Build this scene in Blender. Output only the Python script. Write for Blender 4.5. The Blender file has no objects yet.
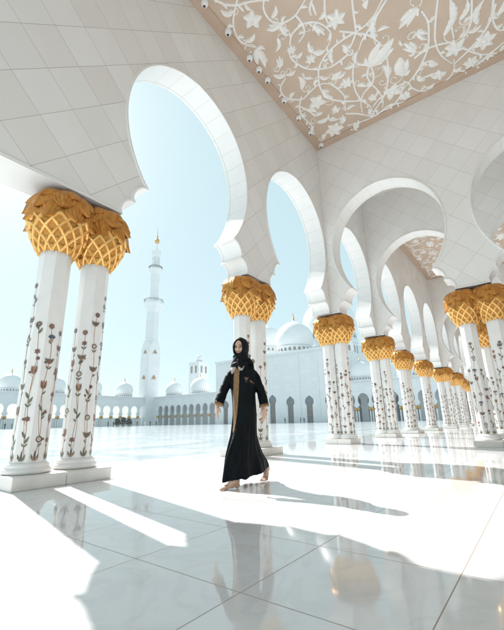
import bpy, bmesh, math, random
import numpy as np
from mathutils import Vector, Matrix, Euler
R = math.radians
sc = bpy.context.scene
COL = sc.collection
random.seed(7)

# ------------------------------------------------------------------ camera
H = 0.70                       # metres per unit of camera height
S = 4.319                      # column spacing along the courtyard row
cd = bpy.data.cameras.new('camera'); cam = bpy.data.objects.new('camera', cd); COL.objects.link(cam); sc.camera = cam
YAW, PITCH, ROLL = 0.6464, 0.2821, -0.0211
fw = Vector((math.cos(PITCH)*math.cos(YAW), math.cos(PITCH)*math.sin(YAW), math.sin(PITCH)))
rt0 = Vector((math.sin(YAW), -math.cos(YAW), 0)); up0 = rt0.cross(fw)
rt = math.cos(ROLL)*rt0 + math.sin(ROLL)*up0; up = -math.sin(ROLL)*rt0 + math.cos(ROLL)*up0
m = Matrix((rt, up, -fw)).transposed().to_4x4(); m.translation = Vector((-3.5952*H, -7.0398*H, H))
cam.matrix_world = m
cd.sensor_fit = 'VERTICAL'; cd.sensor_height = 36; cd.lens = 367.84/630*36
cd.clip_start = 0.05; cd.clip_end = 6000

# ------------------------------------------------------------------ sky, sun, exposure
SUN_EL, SUN_AZ = R(41.4), R(77.3)          # azimuth from +X towards +Y (the courtyard)
w = bpy.data.worlds.new('World'); sc.world = w; w.use_nodes = True
nt = w.node_tree; nt.nodes.clear()
sky = nt.nodes.new('ShaderNodeTexSky'); sky.sky_type = 'NISHITA'; sky.sun_disc = False
sky.sun_elevation = SUN_EL; sky.sun_rotation = R(90)-SUN_AZ
sky.air_density = 1.0; sky.dust_density = 1.0; sky.ozone_density = 0.5
bg = nt.nodes.new('ShaderNodeBackground'); bg.inputs[1].default_value = 0.075
wo = nt.nodes.new('ShaderNodeOutputWorld')
# pale desert haze in the sky: the clear blue is washed with a flat cyan white
mx = nt.nodes.new('ShaderNodeMix'); mx.data_type = 'RGBA'; mx.inputs[0].default_value = 0.74
mx.inputs[7].default_value = (4.4, 5.95, 6.05, 1); nt.links.new(sky.outputs[0], mx.inputs[6])
nt.links.new(mx.outputs[2], bg.inputs[0]); nt.links.new(bg.outputs[0], wo.inputs[0])
sd = bpy.data.lights.new('sun', 'SUN'); so = bpy.data.objects.new('sun', sd); COL.objects.link(so)
sd.energy = 4.0; sd.angle = R(0.5); sd.color = (1, 0.975, 0.945)
to_sun = Vector((math.cos(SUN_EL)*math.cos(SUN_AZ), math.cos(SUN_EL)*math.sin(SUN_AZ), math.sin(SUN_EL)))
so.rotation_euler = to_sun.to_track_quat('Z', 'Y').to_euler(); so.location = (20, 60, 60)
vs = sc.view_settings; vs.view_transform = 'Standard'; vs.look = 'None'; vs.exposure = 1.05; vs.gamma = 1; vs.use_curve_mapping = False
sc.cycles.use_denoising = True; sc.cycles.max_bounces = 18; sc.cycles.diffuse_bounces = 14; sc.cycles.glossy_bounces = 4
sc.cycles.caustics_reflective = False; sc.cycles.caustics_refractive = False; sc.cycles.sample_clamp_indirect = 8

# ------------------------------------------------------------------ materials
class N:
    """small node builder"""
    def __init__(s, name):
        s.m = bpy.data.materials.new(name); s.m.use_nodes = True; s.t = s.m.node_tree
        s.b = s.t.nodes['Principled BSDF']
    def n(s, typ, **kw):
        o = s.t.nodes.new(typ)
        for k, v in kw.items(): setattr(o, k, v)
        return o
    def put(s, inp, v):
        if isinstance(v, bpy.types.NodeSocket): s.t.links.new(v, inp)
        elif v is not None: inp.default_value = v
    def math(s, op, a, b=None, c=None):
        o = s.n('ShaderNodeMath', operation=op)
        s.put(o.inputs[0], a); s.put(o.inputs[1], b); s.put(o.inputs[2], c); return o.outputs[0]
    def mix(s, f, a, b):
        o = s.n('ShaderNodeMix', data_type='RGBA'); s.put(o.inputs[0], f); s.put(o.inputs[6], a); s.put(o.inputs[7], b); return o.outputs[2]
    def noise(s, scale, detail=3, rough=0.5, vec=None, dist=0):
        o = s.n('ShaderNodeTexNoise'); o.inputs['Scale'].default_value = scale; o.inputs['Detail'].default_value = detail
        o.inputs['Roughness'].default_value = rough; o.inputs['Distortion'].default_value = dist
        if vec is not None: s.t.links.new(vec, o.inputs['Vector'])
        return o.outputs[0]
    def coord(s, kind='Object'):
        return s.n('ShaderNodeTexCoord').outputs[kind]
    def xyz(s, v):
        o = s.n('ShaderNodeSeparateXYZ'); s.t.links.new(v, o.inputs[0]); return o.outputs
    def comb(s, x, y, z=0.0):
        o = s.n('ShaderNodeCombineXYZ'); s.put(o.inputs[0], x); s.put(o.inputs[1], y); s.put(o.inputs[2], z); return o.outputs[0]
    def rng(s, v, a, b, c, d):
        o = s.n('ShaderNodeMapRange'); s.put(o.inputs[0], v)
        for i, q in enumerate((a, b, c, d)): o.inputs[i+1].default_value = q
        return o.outputs[0]
    def line(s, v, period, phase, width):
        """1 on joints of the given period, else 0"""
        f = s.math('FRACT', s.math('ADD', s.math('DIVIDE', s.math('SUBTRACT', v, phase), period), 0.5))
        d = s.math('ABSOLUTE', s.math('SUBTRACT', f, 0.5))
        return s.math('LESS_THAN', d, width/2/period)
    def white(s, vec):
        o = s.n('ShaderNodeTexWhiteNoise'); s.t.links.new(vec, o.inputs['Vector']); return o.outputs[0]
    def bump(s, h, strength=0.3, dist=0.01):
        o = s.n('ShaderNodeBump'); o.inputs['Strength'].default_value = strength; o.inputs['Distance'].default_value = dist
        s.t.links.new(h, o.inputs['Height']); s.t.links.new(o.outputs[0], s.b.inputs['Normal'])
    def set(s, col=None, rough=None, metal=None, ior=None, coat=None, spec=None, sss=None):
        b = s.b.inputs
        if col is not None: s.put(b['Base Color'], col if isinstance(col, bpy.types.NodeSocket) else (*col, 1))
        if rough is not None: s.put(b['Roughness'], rough)
        if metal is not None: s.put(b['Metallic'], metal)
        if ior is not None: s.put(b['IOR'], ior)
        if coat is not None: s.put(b['Coat Weight'], coat)
        if spec is not None: s.put(b['Specular IOR Level'], spec)
        return s
C4 = lambda r, g, b: (r, g, b, 1)

def plain(name, col, rough=0.5, metal=0.0, var=0.08, scale=6.0, bump=0.0, spec=None):
    k = N(name); c = k.coord()
    f = k.rng(k.noise(scale, 4, 0.6, c), 0.3, 0.7, 0, 1)
    lo = tuple(x*(1-var) for x in col); hi = tuple(min(1, x*(1+var)) for x in col)
    k.set(k.mix(f, C4(*lo), C4(*hi)), rough, metal, spec=spec)
    if bump: k.bump(k.noise(scale*6, 3, 0.6, c), bump, 0.01)
    return k.m

def diamond_wall(name, axis, period, phase=0.602, ph2=0.721, var=1.0, jc=(0.45, 0.41, 0.38)):
    """honed marble slabs laid on the diagonal, thin joints, each slab its own tone"""
    k = N(name); c = k.coord(); X = k.xyz(c)
    t, z = X[axis], X[2]
    u = k.math('ADD', z, t); v = k.math('SUBTRACT', z, t)
    j = k.math('MAXIMUM', k.line(u, period, phase, 0.010), k.line(v, period, ph2, 0.012))
    nz = k.math('ABSOLUTE', k.xyz(k.n('ShaderNodeNewGeometry').outputs['Normal'])[2]); j = k.math('MULTIPLY', j, k.math('LESS_THAN', nz, 0.7))
    cu = k.math('FLOOR', k.math('DIVIDE', k.math('SUBTRACT', u, phase), period)); cv = k.math('FLOOR', k.math('DIVIDE', k.math('SUBTRACT', v, ph2), period))
    rnd = k.white(k.comb(cu, cv)); rnd2 = k.white(k.comb(cv, cu, 3.3))
    veins = k.rng(k.noise(1.3, 5, 0.6, k.comb(k.math('ADD', k.math('MULTIPLY', X[0], 1.0), k.math('MULTIPLY', rnd, 7)), k.math('ADD', X[1], k.math('MULTIPLY', rnd2, 9)), k.math('MULTIPLY', z, 0.35)), 1.2), 0.35, 0.7, 0, 1)
    a = k.mix(k.math('MULTIPLY', rnd, var), C4(0.82, 0.812, 0.80), C4(0.76, 0.75, 0.735))
    a = k.mix(k.math('MULTIPLY', k.math('GREATER_THAN', rnd2, 0.72), 0.55*var), a, C4(0.735, 0.705, 0.67))
    a = k.mix(k.math('MULTIPLY', veins, 0.22), a, C4(0.66, 0.645, 0.625))
    a = k.mix(j, a, C4(*jc))
    a = k.mix(k.rng(k.noise(0.45, 4, 0.6, c), 0.45, 0.75, 0, 0.35), a, C4(0.72, 0.70, 0.67))     # soft staining
    k.set(a, 0.38); return k.m

def lining_mat():
    k = N('lining_marble'); uv = k.xyz(k.coord('UV'))
    j = k.math('MAXIMUM', k.line(uv[0], 0.42, 0.05, 0.006), k.math('LESS_THAN', k.math('ABSOLUTE', k.math('SUBTRACT', uv[1], 0.535)), 0.006))
    a = k.mix(k.rng(k.noise(2.0, 4, 0.6, k.coord()), 0.3, 0.7, 0, 1), C4(0.81, 0.806, 0.795), C4(0.85, 0.846, 0.835))
    cell = k.white(k.comb(k.math('FLOOR', k.math('DIVIDE', k.math('SUBTRACT', uv[0], 0.05), 0.42)), 0.0))
    a = k.mix(k.math('MULTIPLY', cell, 0.12), a, C4(0.74, 0.72, 0.69))
    k.set(k.mix(k.math('MULTIPLY', j, 0.7), a, C4(0.4, 0.37, 0.33)), 0.35); return k.m

def floor_mat(name, T, x0, y0, rough, jw, jcol, lo, hi, inlay=False):
    k = N(name); c = k.coord(); X = k.xyz(c)
    j = k.math('MAXIMUM', k.line(X[0], T, x0, jw), k.line(X[1], T, y0, jw))
    cx = k.math('FLOOR', k.math('DIVIDE', k.math('SUBTRACT', X[0], x0), T)); cy = k.math('FLOOR', k.math('DIVIDE', k.math('SUBTRACT', X[1], y0), T))
    rnd = k.white(k.comb(cx, cy))
    vv = k.comb(k.math('ADD', X[0], k.math('MULTIPLY', rnd, 13)), k.math('ADD', X[1], k.math('MULTIPLY', rnd, 29)))
    n = k.noise(1.6, 6, 0.62, vv, 1.5)
    vein = k.rng(k.math('ABSOLUTE', k.math('SUBTRACT', n, 0.5)), 0.0, 0.07, 1, 0)
    a = k.mix(rnd, C4(*lo), C4(*hi)); a = k.mix(k.math('MULTIPLY', vein, 0.30), a, C4(0.60, 0.60, 0.61))
    if inlay:                                            # broad bands and scrolls of blue-grey stone set in the white
        sc1 = k.rng(k.math('ABSOLUTE', k.math('SUBTRACT', k.noise(0.16, 4, 0.6, c, 2.0), 0.5)), 0.0, 0.05, 1, 0)
        sc2 = k.math('MAXIMUM', k.line(X[0], 14.6, 3.0, 0.55), k.line(X[1], 14.6, 5.0, 0.55))
        a = k.mix(k.math('MULTIPLY', k.math('MAXIMUM', sc1, sc2), 0.75), a, C4(0.33, 0.40, 0.44))
    k.set(k.mix(j, a, jcol), k.math('ADD', k.math('ADD', k.math('MULTIPLY', j, 0.4), rough), k.rng(k.noise(2.3, 5, 0.65, c), 0.5, 0.8, 0, 0.06)), ior=1.54)
    # slabs are never perfectly level: a whisper of undulation breaks the mirror
    k.bump(k.noise(0.9, 2, 0.5, c), 0.05, 0.02)
    return k.m

def gold_mat(name, base, dark, rough, metal):
    k = N(name); c = k.coord()
    f = k.rng(k.noise(9, 5, 0.65, c), 0.35, 0.7, 0, 1)
    k.set(k.mix(f, C4(*base), C4(*dark)), k.rng(k.noise(30, 3, 0.6, c), 0.3, 0.7, rough-0.08, rough+0.1), metal)
    k.bump(k.noise(38, 3, 0.5, c), 0.10, 0.003); return k.m

M = {}
M['wallX'] = diamond_wall('wall_marble', 0, S/5)
M['wallY'] = diamond_wall('cross_wall_marble', 1, S/5, 0.60, 0.60, 0.45, (0.52, 0.50, 0.475))
M['lining'] = lining_mat()
M['moulding'] = plain('moulding_marble', (0.78, 0.77, 0.755), 0.35, var=0.03)
M['marble'] = plain('column_marble', (0.80, 0.79, 0.775), 0.22, var=0.04, scale=3)
M['plinth'] = plain('plinth_marble', (0.76, 0.735, 0.705), 0.3, var=0.06, scale=4)
T = 1.0433*H; TX, TY = -1.5629*H, -4.3293*H
M['floor'] = floor_mat('polished_floor_marble', T, TX, TY, 0.045, 0.0058, C4(0.38, 0.31, 0.26), (0.755, 0.76, 0.765), (0.80, 0.805, 0.81))
M['court'] = floor_mat('courtyard_marble', 1.46, TX, TY, 0.15, 0.008, C4(0.45, 0.42, 0.38), (0.54, 0.57, 0.585), (0.63, 0.65, 0.66), True)
M['gold'] = gold_mat('gold_lattice', (0.97, 0.61, 0.23), (0.84, 0.47, 0.14), 0.30, 0.70)
M['goldcore'] = gold_mat('gold_ground', (0.66, 0.33, 0.075), (0.50, 0.23, 0.045), 0.45, 0.45)
M['goldleaf'] = gold_mat('gold_palm_leaf', (0.66, 0.305, 0.07), (0.44, 0.185, 0.04), 0.32, 0.68)
M['beige'] = plain('beige_plaster', (0.60, 0.478, 0.385), 0.75, var=0.06, scale=1.2, bump=0.1)
M['band'] = plain('beige_band_plaster', (0.55, 0.415, 0.325), 0.75, var=0.07, scale=1.5, bump=0.1)
M['relief'] = plain('white_plaster', (0.88, 0.87, 0.85), 0.6, var=0.05, scale=14, bump=0.5)
def block_stone(name, col):
    k = N(name); c = k.coord(); X = k.xyz(c)
    hz = k.math('ADD', X[0], X[1]); j = k.math('MAXIMUM', k.line(X[2], 1.4, 0.3, 0.05), k.line(hz, 2.1, 0.0, 0.05))
    rnd = k.white(k.comb(k.math('FLOOR', k.math('DIVIDE', hz, 2.1)), k.math('FLOOR', k.math('DIVIDE', k.math('SUBTRACT', X[2], 0.3), 1.4))))
    a = k.mix(rnd, C4(*(q*0.965 for q in col)), C4(*(min(1, q*1.02) for q in col)))
    a = k.mix(k.rng(k.noise(0.25, 4, 0.6, c), 0.4, 0.75, 0, 0.5), a, C4(*(q*0.93 for q in col)))
    k.set(k.mix(k.math('MULTIPLY', j, 0.35), a, C4(0.5, 0.5, 0.5)), 0.5); return k.m
M['stone'] = block_stone('facade_marble', (0.74, 0.76, 0.77))
M['dome'] = plain('dome_marble', (0.77, 0.785, 0.79), 0.42, var=0.03, scale=0.5)
M['dark'] = plain('glass_and_arch_dark', (0.19, 0.22, 0.24), 0.25, var=0.2, scale=2)
M['grille'] = plain('drum_window_grille', (0.30, 0.27, 0.25), 0.6, var=0.15, scale=2)
M['goldfar'] = plain('gold_finial', (0.62, 0.38, 0.13), 0.35, 0.6)
M['bronze'] = plain('bronze_window', (0.42, 0.27, 0.18), 0.5, 0.2)
M['lamp'] = plain('spot_housing', (0.80, 0.80, 0.80), 0.25, var=0.03)
M['lens'] = plain('spot_lens', (0.06, 0.06, 0.06), 0.1, var=0.1)
M['stem'] = plain('inlay_stem', (0.36, 0.19, 0.11), 0.35, var=0.25, scale=20)
M['leafg'] = plain('inlay_green', (0.16, 0.165, 0.10), 0.35, var=0.4, scale=25)
M['red'] = plain('inlay_red', (0.23, 0.115, 0.09), 0.35, var=0.35, scale=25)
M['tan'] = plain('inlay_tan', (0.38, 0.24, 0.15), 0.35, var=0.3, scale=25)
M['blue'] = plain('inlay_blue', (0.06, 0.12, 0.18), 0.35, var=0.3, scale=25)
M['plum'] = plain('inlay_plum', (0.15, 0.10, 0.10), 0.35, var=0.3, scale=25)
M['cream'] = plain('inlay_cream', (0.62, 0.56, 0.46), 0.35, var=0.1, scale=25)
M['skin'] = plain('skin', (0.60, 0.39, 0.29), 0.5, var=0.06, scale=14)
M['lips'] = plain('lips', (0.42, 0.17, 0.14), 0.4)
M['brow'] = plain('brow_hair', (0.05, 0.03, 0.02), 0.7)
M['eyew'] = plain('eye', (0.03, 0.022, 0.02), 0.15)
M['cloth'] = plain('black_crepe', (0.0035, 0.0055, 0.0075), 0.5, var=0.25, scale=40, bump=0.15, spec=0.3)
def crepe(name, col, rough):
    k = N(name); c = k.coord(); X = k.xyz(c)
    st = k.comb(k.math('MULTIPLY', X[0], 1.0), k.math('MULTIPLY', X[1], 1.0), k.math('MULTIPLY', X[2], 0.32))
    wr = k.noise(16, 3, 0.55, st, 0.9); fine = k.noise(260, 2, 0.5, c)
    k.set(k.mix(k.rng(wr, 0.35, 0.65, 0, 1), C4(*(q*0.75 for q in col)), C4(*(q*1.35 for q in col))), rough, spec=0.14)
    k.bump(k.math('ADD', wr, k.math('MULTIPLY', fine, 0.05)), 0.6, 0.022); return k.m
M['cloth'] = crepe('black_crepe_cloth', (0.0025, 0.0042, 0.006), 0.55)
M['scarf'] = plain('black_scarf_cloth', (0.003, 0.0055, 0.008), 0.6, var=0.3, scale=60, bump=0.3, spec=0.18)
M['trim'] = plain('gold_embroidery', (0.36, 0.215, 0.095), 0.5, 0.25, var=0.4, scale=70, bump=0.5)
M['trim2'] = plain('pale_embroidery', (0.48, 0.44, 0.40), 0.6, var=0.4, scale=60, bump=0.5)
def stitched(name, a, b_, ground, sc_):
    k = N(name); c = k.coord(); v = k.n('ShaderNodeTexVoronoi'); v.feature = 'DISTANCE_TO_EDGE'; v.inputs['Scale'].default_value = sc_; k.t.links.new(c, v.inputs['Vector'])
    f = k.rng(v.outputs['Distance'], 0.05, 0.16, 1, 0); q = k.rng(k.noise(sc_*1.7, 3, 0.6, c), 0.4, 0.6, 0, 1)
    k.set(k.mix(f, k.mix(q, C4(*a), C4(*b_)), C4(*ground)), 0.55); k.bump(v.outputs['Distance'], 0.5, 0.006); return k.m
M['patch'] = stitched('brown_embroidery', (0.34, 0.17, 0.09), (0.16, 0.07, 0.04), (0.02, 0.015, 0.015), 95)
M['trim'] = stitched('gold_embroidery_band', (0.40, 0.235, 0.10), (0.28, 0.15, 0.065), (0.14, 0.075, 0.035), 60)
M['leaf'] = plain('shrub_leaf', (0.035, 0.06, 0.03), 0.6, var=0.4, scale=3)
M['pot'] = plain('planter_stone', (0.35, 0.33, 0.30), 0.7)
M['fcloth'] = plain('dark_clothes', (0.05, 0.05, 0.06), 0.8, var=0.2)
M['fwhite'] = plain('white_clothes', (0.72, 0.72, 0.72), 0.8, var=0.05)

# ------------------------------------------------------------------ mesh helpers
class MB:
    def __init__(s): s.v = []; s.f = []; s.mi = []; s.uv = {}
    def add(s, vs, fs, mi=0):
        o = len(s.v); s.v += [tuple(p) for p in vs]
        s.f += [tuple(i+o for i in f) for f in fs]; s.mi += [mi]*len(fs); return o
    def box(s, x0, x1, y0, y1, z0, z1, mi=0):
        s.add([(x0,y0,z0),(x1,y0,z0),(x1,y1,z0),(x0,y1,z0),(x0,y0,z1),(x1,y0,z1),(x1,y1,z1),(x0,y1,z1)],
              [(0,3,2,1),(4,5,6,7),(0,1,5,4),(1,2,6,5),(2,3,7,6),(3,0,4,7)], mi)
    def lathe(s, prof, n=32, c=(0,0,0), mi=0, rot=0.0, cap0=True, cap1=True):
        vs = []; fs = []
        for r, z in prof:
            for i in range(n):
                a = rot+2*math.pi*i/n; vs.append((c[0]+r*math.cos(a), c[1]+r*math.sin(a), c[2]+z))
        for k in range(len(prof)-1):
            for i in range(n): fs.append((k*n+i, k*n+(i+1)%n, (k+1)*n+(i+1)%n, (k+1)*n+i))
        if cap0: fs.append(tuple(range(n-1, -1, -1)))
        if cap1: fs.append(tuple((len(prof)-1)*n+i for i in range(n)))
        s.add(vs, fs, mi)
    def tube(s, pts, rad, n=6, mi=0, up=None, flat=1.0, caps=True):
        pts = [Vector(p) for p in pts]; L = len(pts)
        rad = rad if isinstance(rad, (list, tuple)) else [rad]*L
        vs = []; fs = []; ref = Vector(up) if up else None
        for i, p in enumerate(pts):
            t = (pts[min(i+1, L-1)]-pts[max(i-1, 0)]).normalized()
            if ref is None: ref = Vector((0,0,1)) if abs(t.z) < 0.9 else Vector((1,0,0))
            a = t.cross(ref).normalized(); b = a.cross(t).normalized()
            if up is None: ref = b
            for j in range(n):
                q = 2*math.pi*j/n; vs.append(p+a*(rad[i]*math.cos(q))+b*(rad[i]*flat*math.sin(q)))
        for i in range(L-1):
            for j in range(n): fs.append((i*n+j, i*n+(j+1)%n, (i+1)*n+(j+1)%n, (i+1)*n+j))
        if caps: fs.append(tuple(range(n-1, -1, -1))); fs.append(tuple((L-1)*n+j for j in range(n)))
        s.add(vs, fs, mi)
    def ell(s, c, r, nu=14, nv=9, mi=0, rot=None):
        vs = []; fs = []
        for k in range(nv+1):
            ph = math.pi*k/nv
            for i in range(nu):
                a = 2*math.pi*i/nu; p = Vector((r[0]*math.sin(ph)*math.cos(a), r[1]*math.sin(ph)*math.sin(a), r[2]*math.cos(ph)))
                if rot is not None: p = rot @ p
                vs.append(p+Vector(c))
        for k in range(nv):
            for i in range(nu): fs.append((k*nu+i, (k+1)*nu+i, (k+1)*nu+(i+1)%nu, k*nu+(i+1)%nu))
        s.add(vs, fs, mi)
    def loft(s, rings, mi=0, cap0=True, cap1=True, close=True):
        n = len(rings[0]); vs = [p for r in rings for p in r]; fs = []
        for k in range(len(rings)-1):
            for i in range(n if close else n-1): fs.append((k*n+i, k*n+(i+1)%n, (k+1)*n+(i+1)%n, (k+1)*n+i))
        if cap0: fs.append(tuple(range(n-1, -1, -1)))
        if cap1: fs.append(tuple((len(rings)-1)*n+i for i in range(n)))
        s.add(vs, fs, mi)
    def mesh(s, name, mats, smooth=True, clean=True, angle=40):
        me = bpy.data.meshes.new(name); me.from_pydata(s.v, [], s.f)
        for mm in (mats if isinstance(mats, (list, tuple)) else [mats]): me.materials.append(mm)
        me.polygons.foreach_set('material_index', s.mi)
        if clean:
            b = bmesh.new(); b.from_mesh(me); bmesh.ops.remove_doubles(b, verts=b.verts, dist=1e-5)
            bmesh.ops.recalc_face_normals(b, faces=b.faces); b.to_mesh(me); b.free()
        if smooth:
            me.polygons.foreach_set('use_smooth', [True]*len(me.polygons)); me.set_sharp_from_angle(angle=R(angle))
        me.update(); return me
    def build(s, name, mats, parent=None, smooth=True, clean=True, loc=None, angle=40):
        o = bpy.data.objects.new(name, s.mesh(name, mats, smooth, clean, angle)); COL.objects.link(o)
        if parent is not None: o.parent = parent
        if loc is not None: o.location = loc
        return o

def thing(name, label, cat, loc=(0,0,0), rz=0.0, group=None):
    o = bpy.data.objects.new(name, None); COL.objects.link(o); o.location = loc; o.rotation_euler = (0,0,rz)
    o.empty_display_size = 0.2
    return tag(o, label, cat, group)
def tag(o, label, cat, group=None):
    o['label'] = label; o['category'] = cat; o['kind'] = 'thing'
    if group: o['group'] = group
    return o
def struct(o): o['kind'] = 'structure'; return o
def copy_tree(o, parent=None):
    c = o.copy(); COL.objects.link(c)
    if parent is not None: c.parent = parent
    for ch in list(o.children): copy_tree(ch, c)
    return c
def spline(pts, n=6, closed=False):
    """Catmull-Rom through points"""
    P = [Vector(p) for p in pts]; out = []; L = len(P)
    for i in range(L-1):
        p0, p1, p2, p3 = P[max(i-1,0)], P[i], P[i+1], P[min(i+2, L-1)]
        for k in range(n):
            t = k/n
            out.append(0.5*((2*p1)+(p2-p0)*t+(2*p0-5*p1+4*p2-p3)*t*t+(3*p1-p0-3*p2+p3)*t**3))
    out.append(P[-1]); return out
def voxel(o, size, smooth=3, fac=0.5):
    """fuse the overlapping shells of a mesh into one continuous skin"""
    md = o.modifiers.new('r', 'REMESH'); md.mode = 'VOXEL'; md.voxel_size = size; md.use_smooth_shade = True
    sm = o.modifiers.new('s', 'SMOOTH'); sm.iterations = smooth; sm.factor = fac
    dg = bpy.context.evaluated_depsgraph_get(); me = bpy.data.meshes.new_from_object(o.evaluated_get(dg))
    old = o.data; o.modifiers.clear(); mats = [x for x in old.materials]; o.data = me; bpy.data.meshes.remove(old)
    if not me.materials:
        for x in mats: me.materials.append(x)
    me.polygons.foreach_set('use_smooth', [True]*len(me.polygons)); return o

# ------------------------------------------------------------------ ground
ZI, ZC, ZT = 5.7693*H, 14.937*H, 12.25           # impost, ceiling, wall top
TH = 0.605                                         # wall thickness
XMAX, YMAX = 151.5*H, 193.0*H                      # end wall and far arcade of the courtyard
AEND = 11*S
def sheet(name, x0, x1, y0, y1, z, mat):
    b = MB(); b.add([(x0,y0,z),(x1,y0,z),(x1,y1,z),(x0,y1,z)], [(0,1,2,3)]); return struct(b.build(name, mat, smooth=False, clean=False))
sheet('ground', -2500, 2500, -2500, 2500, -0.012, M['court'])
sheet('courtyard_floor', -70, 210, 0.0, 240, -0.006, M['court'])
sheet('arcade_floor', -16, AEND+12, -26, 1.6, 0.0, M['floor'])

# ------------------------------------------------------------------ the arcade walls
SC1 = [(2.378,5.7693),(2.41,5.9),(2.37,6.05),(2.28,6.17),(2.17,6.23),(2.05,6.24)]
SC2 = [(2.05,6.24),(2.105,6.35),(2.075,6.5),(1.985,6.65),(1.86,6.76),(1.69,6.80)]
ARC = [(1.69,6.80),(1.93,7.12),(2.18,7.58),(2.36,8.08),(2.455,8.6),(2.47,9.1),(2.39,9.65),(2.21,10.2),(1.93,10.68),(1.55,11.09),(1.1,11.39),(0.6,11.6),(0.0,11.70)]
def opening(n=4):
    p = []
    for seg in (SC1, SC2, ARC):
        q = spline([(x*H, z*H, 0) for x, z in seg], n); p += q if not p else q[1:]
    return [(v.x, v.y) for v in p]                 # (half width, height), impost to apex
OPEN = opening()

def wall_parts(P, spans, ztop, root, mats, th=TH, outer=None, openp=OPEN, mould=True, lining=True, zi=ZI):
    """spans: list of (arch centre t, left limit, right limit); P maps (t, depth, z) to the world"""
    body = MB()
    for ci, (tc, tl, tr) in enumerate(spans):
        lin = MB(); path = [(tc+x, z) for x, z in reversed([(-a, b) for a, b in openp[:-1]])]
        left = [(tc-x, z) for x, z in openp]; right = [(tc+x, z) for x, z in openp]
        lp = [(tl, zi)]+left if tl < left[0][0]-1e-4 else left
        rp = [(tr, zi)]+right if tr > right[0][0]+1e-4 else right
        for d in (0.0, th):
            for pl, lim in ((lp, tl), (rp, tr)):
                poly = pl+[(tc, ztop), (lim, ztop)]
                body.add([P(t, d, z) for t, z in poly], [tuple(range(len(poly)))])
        for pl in (lp, rp):                       # underside of the piers
            if pl is lp and len(lp) > len(left) or pl is rp and len(rp) > len(right):
                a, b = pl[0], pl[1]; body.add([P(a[0],0,a[1]), P(b[0],0,b[1]), P(b[0],th,b[1]), P(a[0],th,a[1])], [(0,1,2,3)])
        full = left+list(reversed(right))[1:]
        L = 0.0; us = [0.0]
        for i in range(1, len(full)): L += math.dist(full[i-1], full[i]); us.append(L)
        if lining:
            me_v = []; fs = []; uv = []
            for (t, z) in full: me_v += [P(t, 0.0, z), P(t, th, z)]
            for i in range(len(full)-1):
                fs.append((2*i, 2*i+1, 2*i+3, 2*i+2)); uv += [(us[i],0),(us[i],th),(us[i+1],th),(us[i+1],0)]
            me = bpy.data.meshes.new('arch_lining'); me.from_pydata(me_v, [], fs); me.materials.append(mats[1])
            ul = me.uv_layers.new(name='UVMap'); ul.data.foreach_set('uv', [q for c in uv for q in c])
            me.polygons.foreach_set('use_smooth', [True]*len(fs)); me.set_sharp_from_angle(angle=R(35))
            o = bpy.data.objects.new('arch_lining', me); COL.objects.link(o); o.parent = root
        else:
            for i in range(len(full)-1):
                a, b = full[i], full[i+1]; body.add([P(a[0],0,a[1]), P(b[0],0,b[1]), P(b[0],th,b[1]), P(a[0],th,a[1])], [(0,1,2,3)])
        if mould:                                 # raised rim round the opening and under the piers
            mo = MB()
            for sgn, pl in ((-1, lp), (1, rp)):
                n = len(pl); inn = []; out = []
                for i, (t, z) in enumerate(pl):
                    a = Vector(pl[max(i-1,0)]); b = Vector(pl[min(i+1,n-1)]); tg = (b-a).normalized()
                    nr = Vector((-tg.y, tg.x))*(1 if sgn < 0 else -1)
                    if i == n-1: nr = Vector((0, 1))
                    if i == 0: nr = Vector((0, 1))
                    inn.append((t, z)); out.append((t+nr.x*0.052, z+nr.y*0.052))
                vs = []
                for i in range(n):
                    vs += [P(inn[i][0], -0.0, inn[i][1]), P(inn[i][0], -0.022, inn[i][1]),
                           P(0.45*inn[i][0]+0.55*out[i][0], -0.026, 0.45*inn[i][1]+0.55*out[i][1]), P(out[i][0], -0.001, out[i][1])]
                fs = []
                for i in range(n-1):
                    for q in range(3): fs.append((4*i+q, 4*i+q+1, 4*i+q+5, 4*i+q+4))
                mo.add(vs, fs)
            mo.build('arch_moulding', mats[2], root, angle=50)
    a, b = spans[0][1], spans[-1][2]
    body.add([P(a,0,ztop), P(b,0,ztop), P(b,th,ztop), P(a,th,ztop)], [(0,1,2,3)])
    for t in (a, b): body.add([P(t,0,zi), P(t,th,zi), P(t,th,ztop), P(t,0,ztop)], [(0,1,2,3)])
    return body.build('wall_face', mats[0], root, smooth=False)

MA = (M['wallX'], M['lining'], M['moulding']); MBm = (M['wallY'], M['lining'], M['moulding'])
wa = thing('arcade_wall', 'long white marble wall of horseshoe arches open to the sunny courtyard', 'wall', (0, TH/2, 0))
wall_parts(lambda t, d, z: (t, d-TH/2, z), [((k+0.5)*S, k*S, (k+1)*S) for k in range(0, 11)], ZT, wa, MA)
# left of the big pair the wall is carried on a straight lintel
b = MB(); b.box(-S-0.4, -0.0005, -TH/2, TH/2, ZI, ZT); b.build('lintel_wall', M['wallX'], wa, smooth=False)
b = MB(); b.box(-S-0.4, -0.001, -TH/2-0.024, -TH/2-0.0005, ZI, ZI+0.052); b.build('lintel_moulding', M['moulding'], wa, smooth=False)
YB = [0.10, -4.07, -8.24, -12.41]                  # pier centres of the cross walls
def cross_wall(k, label, n=3):
    x0 = k*S-TH/2
    o = thing('cross_wall', label, 'wall', (k*S, 0, 0))
    sp = []
    for i in range(n):
        a, b = YB[i], YB[i+1]; c = (a+b)/2
        sp.append((c, b, min(a, -0.002)))
    sp = sp[::-1]
    wall_parts(lambda t, d, z: (d-TH/2, t, z), sp, ZC+0.5, o, MBm)
    return o
cross_wall(2, 'white diamond tiled wall with the widest round arch, ending at the nearest right hand columns')
cross_wall(3, 'white arched cross wall seen through the widest round arch, shaded with a second ceiling behind')
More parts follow.
